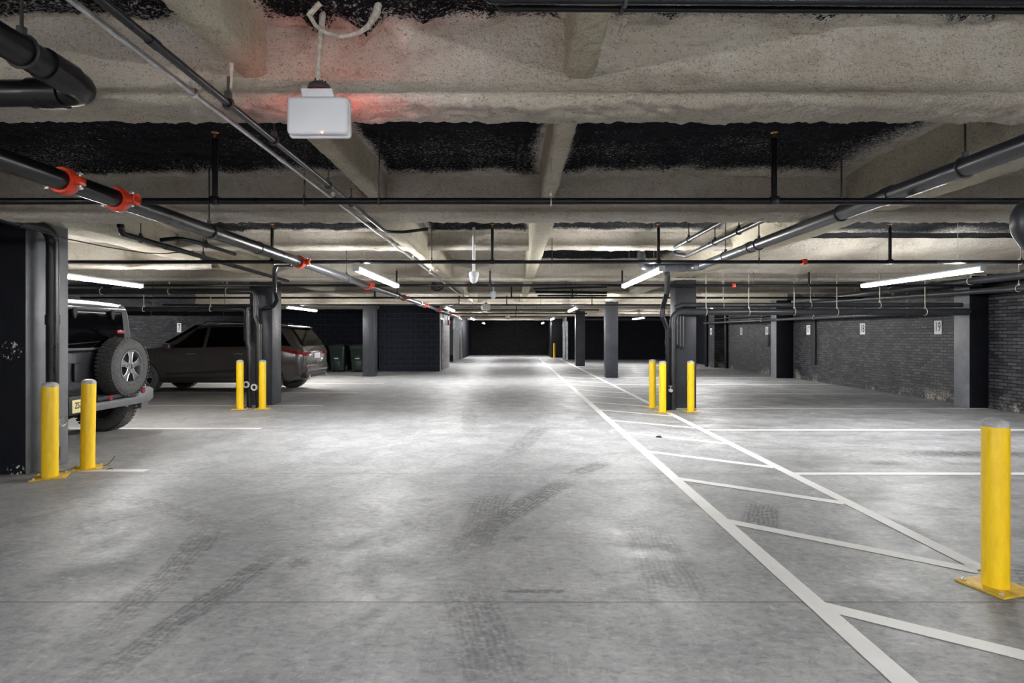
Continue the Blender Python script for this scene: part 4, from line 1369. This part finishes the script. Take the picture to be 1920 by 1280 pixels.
pipe('drain_pipe', 'long grey pipe hanging along the dark rear wall', 'pipe', [(3.5, 33.2, 2.3), (8.8, 33.2, 2.3)], .09, 'pipe_grey', .1, [((xx, 33.2, 2.3), (xx + .1, 33.2, 2.3)) for xx in (5.2, 7.2)], [(6, 33.2, 2.3)], seg=14, haxis='x')

# pipes along the wide left girder
pipe('drain_pipe', 'black drain pipe running to the broad column and dropping down its side', 'pipe', [(-4.70, .8, H + 1.085), (-4.70, 5.98, H + 1.085), (-4.70, 5.98, 0)], .056, 'pipe', .15, [((-4.70, 5.55, H + 1.085), (-4.70, 5.62, H + 1.085)), ((-4.70, 5.98, 1.49), (-4.70, 5.98, 1.59)), ((-4.70, 5.98, .12), (-4.70, 5.98, .24))], [(-4.70, 5.25, H + 1.085)], seg=24, hmat='galv')
b = MB(); b.lathe([(.0001, .03), (.05, .03), (.058, .015), (.058, -.03), (.0001, -.03)], 16, Matrix.Rotation(PI / 2, 4, 'X'))
pipe('vent_pipe', 'black pipe with an upturned end elbow under the girder past the broad column', 'pipe', [(-4.10, 6.12, H + 1.15), (-4.10, 6.14, H + 1.065), (-4.08, 10.6, H + .985)], .03, 'pipe', .12, [((-4.098, 6.9, H + 1.05), (-4.097, 7.0, H + 1.048)), ((-4.10, 6.12, H + 1.12), (-4.10, 6.12, H + 1.16))], [(-4.10, y, H + 1.065 - .0179 * (y - 6.14)) for y in (6.45, 7.75)], seg=14)
pipe('vent_pipe', 'short black pipe lying above the one with the upturned elbow', 'pipe', [(-4.06, 6.75, H + 1.10), (-3.86, 6.75, H + 1.12), (-3.80, 7.0, H + 1.12), (-3.80, 8.0, H + 1.11)], .024, 'pipe', .1, [], [(-3.80, 7.25, H + 1.116)], seg=12)
# sagging cable
b = MB(); P0, P1 = at(0, 412, 5.0), at(362, 471, 7.6)
b.tube([P0, at(60, 428, 5.3), at(122, 447, 5.75), at(200, 463, 6.2), at(270, 474, 6.8), at(310, 475, 7.2), P1], .006, 6)
o = b.build('sagging_cable', M['cable'], loc=P0); tag(o, 'thin dirty cable sagging from the broad column to the black vent pipe', 'cable')

# pipes around the wrapped column
Yq = 11.25
def pq(x, y, Y=Yq): return at(x, y, Y)
e = pq(478, 0).x
pts = [(-9.9, Yq, pq(0, 546).z), (e, Yq, pq(0, 546).z), (e, Yq, pq(0, 592).z), (pq(484.5, 0).x, Yq, pq(0, 612).z), (pq(484.5, 0).x, Yq, 0)]
pipe('drain_pipe', 'worn pipe coming over from the grey brick wall and dropping nearest the wrapped column', 'pipe', pts, .056, 'pipe_worn', .09, [((e, Yq, pq(0, 572).z), (e, Yq, pq(0, 562).z)), ((pq(484.5, 0).x, Yq, 1.52), (pq(484.5, 0).x, Yq, 1.60)), ((pq(484.5, 0).x, Yq, .3), (pq(484.5, 0).x, Yq, .42))], [(xx, Yq, pq(0, 546).z) for xx in (-5.5, -6.6, -7.9)], seg=18, haxis='x', hmat='coat', rod='coat', rr=.008)
e2 = pq(463.5, 0).x
pts = [(e - .075, Yq + .02, pq(0, 577).z), (e2, Yq + .02, pq(0, 577).z), (e2, Yq + .02, pq(0, 640).z), (e2 + .03, Yq + .02, pq(0, 655).z), (e2 + .03, Yq + .02, 0)]
pipe('drain_pipe', 'worn upright pipe with a cleanout cap, hooked over at its top', 'pipe', pts, .047, 'pipe_worn', .09, [((e2 + .03, Yq + .02, 1.1), (e2 + .03, Yq + .02, 1.18)), ((e2 + .03, Yq + .02, .3), (e2 + .03, Yq + .02, .42))], seg=16)
e3 = pq(453.5, 0).x
pts = [(-9.9, Yq + .17, pq(0, 578.5).z), (e3, Yq + .17, pq(0, 578.5).z), (e3, Yq + .17, pq(0, 622).z), (e3 + .02, Yq + .13, pq(0, 638).z)]
pipe('drain_pipe', 'worn lower pipe over the crossover roof, elbowed down into the hooked pipe', 'pipe', pts, .042, 'pipe_worn', .08, [((xx, Yq + .17, pq(0, 578.5).z), (xx + .04, Yq + .17, pq(0, 578.5).z)) for xx in (-6.2, -7.1)], [(xx, Yq + .17, pq(0, 578.5).z) for xx in (-5.9, -7.2)], seg=14, haxis='x', hmat='coat', rod='coat')
pipe('drain_pipe', 'dark pipe running level behind the lower worn pipe over the crossover', 'pipe', [(-10.3, 13.0, H + .50), (-5.4, 13.0, H + .48)], .05, 'pipe', .1, [((-7.3, 13, H + .49), (-7.2, 13, H + .49))], [(-6.4, 13.0, H + .485), (-8, 13.0, H + .487)], seg=14, haxis='x')
pts = [(XM - .14, 7.30, Zp - .01), at(519, 495, 7.45), at(515, 507, 8.6), at(515, 543, 10.2), at(515.5, 545, 11.2), at(520, 562, 11.35), at(512, 575, 11.40), at(494, 578, 11.42)]
pipe('hose_pipe', 'crooked black pipe dropping from the sprinkler main to the wrapped column', 'pipe', pts, .036, 'pipe', .09, [(at(515.2, 530, 10.1), at(515.3, 535, 10.4))], seg=14)
for k, (x, y, lab) in enumerate(((pq(465.5, 0).x, 720, 'white cleanout cap on the hooked worn pipe beside the bollard'), (pq(480.5, 0).x, 725, 'white cleanout cap on the pipe nearest the wrapped column'))):
    z = pq(0, y).z
    b = MB(); b.lathe([(.036, .03), (.062, .03), (.066, .02), (.066, -.0), (.036, -.0)], 20, Matrix.Rotation(PI / 2, 4, 'X'), True)
    t = thing('cleanout', lab, 'pipe cap', (x, Yq - .075, z), 0, 'cleanout caps')
    b.build('cap_ring', M['white_dim'], t)
    b = MB(); b.lathe([(.0001, .024), (.016, .024), (.018, .01), (.037, .01), (.037, .0), (.0001, .0)], 18, Matrix.Rotation(PI / 2, 4, 'X')); b.build('plug', M['void'], t)

# clutter of black pipes and a cable coil past the column beam
for k, (ya, yb2, Yk, r_) in enumerate(((541, 538, 13.0, .022), (547, 549, 13.1, .03), (554, 554, 12.9, .02))):
    pipe('thin_pipe', ('topmost', 'thickest middle', 'lowest')[k] + ' black pipe of the dark cluster past the column beam', 'pipe', [at(1000 + 4 * k, ya, Yk), at(1138, yb2, Yk)], r_, 'pipe', .1, [], [at(1060 + 10 * k, ya, Yk)], 'dark pipe cluster', 10, haxis='x')
b = MB()
for k in range(5):
    b.ring((0, .02 * k, .012 * (k % 2)), .11 + .012 * (k % 3), .011, 'y', 24, 6)
b.tube([(0, .0, .11), (0, -.05, .26)], .006, 6)
o = b.build('hanging_cable_coil', M['cable'], loc=(0, 0, 0)); o.location = at(822, 538, 11.75); o.rotation_euler = (.9, 0, .6); tag(o, 'coil of black cable hung beneath the column beam', 'cable')

# ------------------------------------------------------------------ hanging devices
def make_camera(lab, x, y, zb, ztop, s=1.0):
    t = thing('dome_camera', lab, 'camera', (x, y, zb), 0, 'pendant cameras')
    b = MB(); b.lathe([(.0001, 0), (.022 * s, .003), (.042 * s, .018), (.054 * s, .045), (.058 * s, .085), (.058 * s, .09), (.0001, .09)], 24); b.build('dome', M['white'], t)
    b = MB(); b.lathe([(.058 * s, .09), (.066 * s, .092), (.067 * s, .135), (.060 * s, .150), (.03, .158), (.0001, .16)], 24); b.build('collar', M['white'], t)
    b = MB(); b.tube([(0, 0, .15), (0, 0, ztop - zb)], .019, 12); b.build('ceiling_pole', M['white_dim'], t)
    return t


make_camera('white dome camera on a long pole, nearest of the pendant cameras', -.532, 7.85, H + .70, ZS)
make_camera('small white camera under the column beam, second along the aisle', -.42, 12.1, H + .76, ZS, 1.0)
make_camera('tiny white camera deepest along the aisle ceiling', -.25, 24.5, H + .68, ZS, 1.4)


def make_panel(lab, x, y, z, rz=0.0):
    t = thing('antenna_panel', lab, 'panel', (x, y, z), rz, 'white panels')
    b = MB(); b.box((-.118, -.022, -.072), (.118, .022, .072), .016, 4); p = b.build('front_panel', M['white'], t)
    b = MB(); b.box((-.121, .016, -.078), (.121, .034, .075), .014, 3); b.build('back_shell', M['white_dim'], t)
    b = MB(); b.prism([(-.066, .105), (.056, .105), (.064, .072), (-.058, .072)], 'y', -.012, .012, .003); b.build('bracket', M['white'], t)
    b = MB(); b.lathe([(.044, .0), (.044, .012), (.038, .022), (.024, .03), (.0001, .031)], 20, Matrix.Translation((0, .01, .105))); g = b.build('junction_cap', M['bracket'], t)
    for k, dx in enumerate((-.014, 0, .012, .024)):
        b = MB(); b.tube([(dx, .01, .125), (dx, .01, .152 - .004 * k)], .004, 6); b.build('cable_gland', M['void'], g)
    b = MB(); b.lathe([(.0001, 0), (.003, -.001), (.004, -.004)], 10, Matrix.Translation((.02, -.0225, -.068)) @ Matrix.Rotation(PI / 2, 4, 'X')); b.build('indicator', M['led_dot'], t)
    return t


pn = make_panel('white rectangular antenna panel hanging near the nearest cross beam', -.832, 2.50, H + .934)
pn.scale = (1.097, 1.0, 1.097)
for s in (-1, 1):
    b = MB(); b.tube([(s * .095, .036, .0), (s * .095, .046, .0)], .011, 12); b.build('red_lamp', M['led_red'], pn)
b = MB(); b.tube([(-.004, .01, .13), (-.006, .02, .22), (-.004, .05, .34), (-.01, .10, .50), (-.01, .12, .60)], [.008, .009, .012, .014, .016], 8); b.build('hanging_cable', M['coat'], pn)
pn2 = make_panel('small white panel far along the aisle ceiling', -.78, 16.6, H + .80)
b = MB(); b.tube([(0, .01, .13), (0, .01, .65)], .008, 8); b.build('hanging_cable', M['coat'], pn2)
b = MB(); b.tube([at(600, 6, 2.50), at(580, 28, 2.50), at(592, 48, 2.49), at(612, 62, 2.48), at(642, 69, 2.47), at(672, 62, 2.48), at(690, 50, 2.5), at(706, 26, 2.52), at(712, -10, 2.56)], [.012, .012, .009, .008, .008, .009, .012, .016, .018], 8)
o = b.build('looped_cable', M['coat'], loc=at(640, 69, 2.47)); tag(o, 'foam-coated cable looping from the ceiling over the white antenna panel', 'cable')

# alarm bell and steel studs far down the aisle
t = thing('alarm_bell', 'dark red alarm bell on the side of the block room', 'alarm bell', (-2.80, 24.9, 1.93))
b = MB(); b.lathe([(.0001, .10), (.06, .095), (.11, .06), (.13, .01), (.13, 0), (.0001, 0)], 24, Matrix.Rotation(PI / 2, 4, 'Y')); b.build('gong', M['bell'], t)
b = MB(); b.tube([(.0, 0, .12), (.02, .02, .3), (.02, .25, .42)], .012, 6); b.build('cord', M['cable'], t)
t = thing('stud_partition', 'steel stud partition with grey board past the block room', 'partition', (-3.1, 30, 0))
b = MB(); b.box((-.05, .6, 0), (.0, 3.4, 1.72)); b.build('board', M['board'], t, smooth=False)
for k in range(6):
    b = MB(); b.box((-.06, .6 + k * .75, 1.68), (.03, .66 + k * .75, 2.36)); b.build('stud', M['stud'], t, smooth=False)
b = MB(); b.box((-.06, .6, 2.32), (.03, 5.0, 2.38)); b.build('top_track', M['stud'], t, smooth=False)
b = MB(); b.box((-.05, 4.85, 0), (.05, 4.95, 2.36)); b.build('end_post', M['stud'], t, smooth=False)
b = MB(); b.box((-.04, 3.5, 0), (0, 4.85, 1.70)); d2 = b.build('door_leaf', M['void'], t, smooth=False)
t = thing('stud_post', 'bright steel stud post beside the farthest column', 'post', (2.94, 33.4, 0))
for k in range(2):
    b = MB(); b.box((-.14 + .17 * k, -.05, 0), (-.02 + .17 * k, .05, 2.2)); b.build('stud', M['stud'], t, smooth=False)

# odds and ends on the floor
b = MB()
n = 16
rows = []
for i in range(n + 1):
    u = i / n
    w = .016 * math.sin(PI * u) * (1 + .35 * math.cos(9 * PI * u))
    zz = .008 + .010 * math.sin(PI * u)
    rows.append([(u * .06 - .03, -w, zz + w * .5), (u * .06 - .03, 0, zz - .003), (u * .06 - .03, w, zz + w * .5)])
b.quadstrip(rows)
o = b.build('dry_leaf', M['leaf']); o.location = (-4.13, 6.0, 0); o.rotation_euler = (0, 0, .4); tag(o, 'curled brown dry leaf on the floor by the tilted bollard', 'leaf')
b = MB()
bmesh.ops.create_icosphere(b.bm, subdivisions=2, radius=.03)
for v in b.bm.verts:
    v.co *= 1 + .35 * noise.noise(v.co * 40)
    v.co.z = max(0, v.co.z * .5 + .008)
    v.co.x *= 1.5
o = b.build('rubber_scrap', M['void']); o.location = (1.97, 7.95, .004); tag(o, 'small black scrap lying between two hatch stripes', 'scrap')
b = MB(); b.tube([(0, 0, .0), (.05, .02, .02), (.09, .05, .09)], .003, 5); b.tube([(0.0, .0, .012), (.11, -.05, .01)], .002, 5)
o = b.build('wire_scrap', M['cable']); o.location = (-4.31, 6.16, .013); tag(o, 'bent wire scrap sticking up beside the tilted bollard', 'wire')
# coil of wire hung on the near column pipe
b = MB()
for k in range(4):
    b.ring((0, .006 * k, .004 * k), .045 + .006 * (k % 2), .0035, 'x', 20, 5)
o = b.build('hanging_wire_coil', M['galv']); o.location = (-4.615, 6.0, .50); tag(o, 'small coil of wire on the upright pipe of the broad column', 'wire')

# ------------------------------------------------------------------ camera, world, view
cam = bpy.data.cameras.new('camera')
cam.sensor_fit = 'HORIZONTAL'
cam.sensor_width = 36
cam.lens = 36 * F / 1920
cam.shift_x = -(VX - 960) / 1920
cam.shift_y = -(640 - VY) / 1920
cam.clip_start = .05
cam.clip_end = 200
co = bpy.data.objects.new('camera', cam)
co.location = (0, 0, H)
co.rotation_euler = (PI / 2, 0, 0)
COL.objects.link(co)
SC.camera = co
w = bpy.data.worlds.new('world')
SC.world = w
w.use_nodes = True
w.node_tree.nodes['Background'].inputs[0].default_value = (.5, .55, .6, 1)
w.node_tree.nodes['Background'].inputs[1].default_value = .02
SC.view_settings.view_transform = 'Standard'
SC.view_settings.look = 'None'
SC.view_settings.exposure = 1.55
SC.view_settings.gamma = 1
SC.view_settings.use_curve_mapping = False
SC.cycles.use_denoising = True
SC.cycles.max_bounces = 6
SC.cycles.diffuse_bounces = 4
SC.cycles.glossy_bounces = 3
SC.cycles.transmission_bounces = 2
SC.cycles.caustics_reflective = False
SC.cycles.caustics_refractive = False
SC.cycles.use_adaptive_sampling = True
SC.cycles.adaptive_threshold = .14
SC.cycles.sample_clamp_indirect = 8
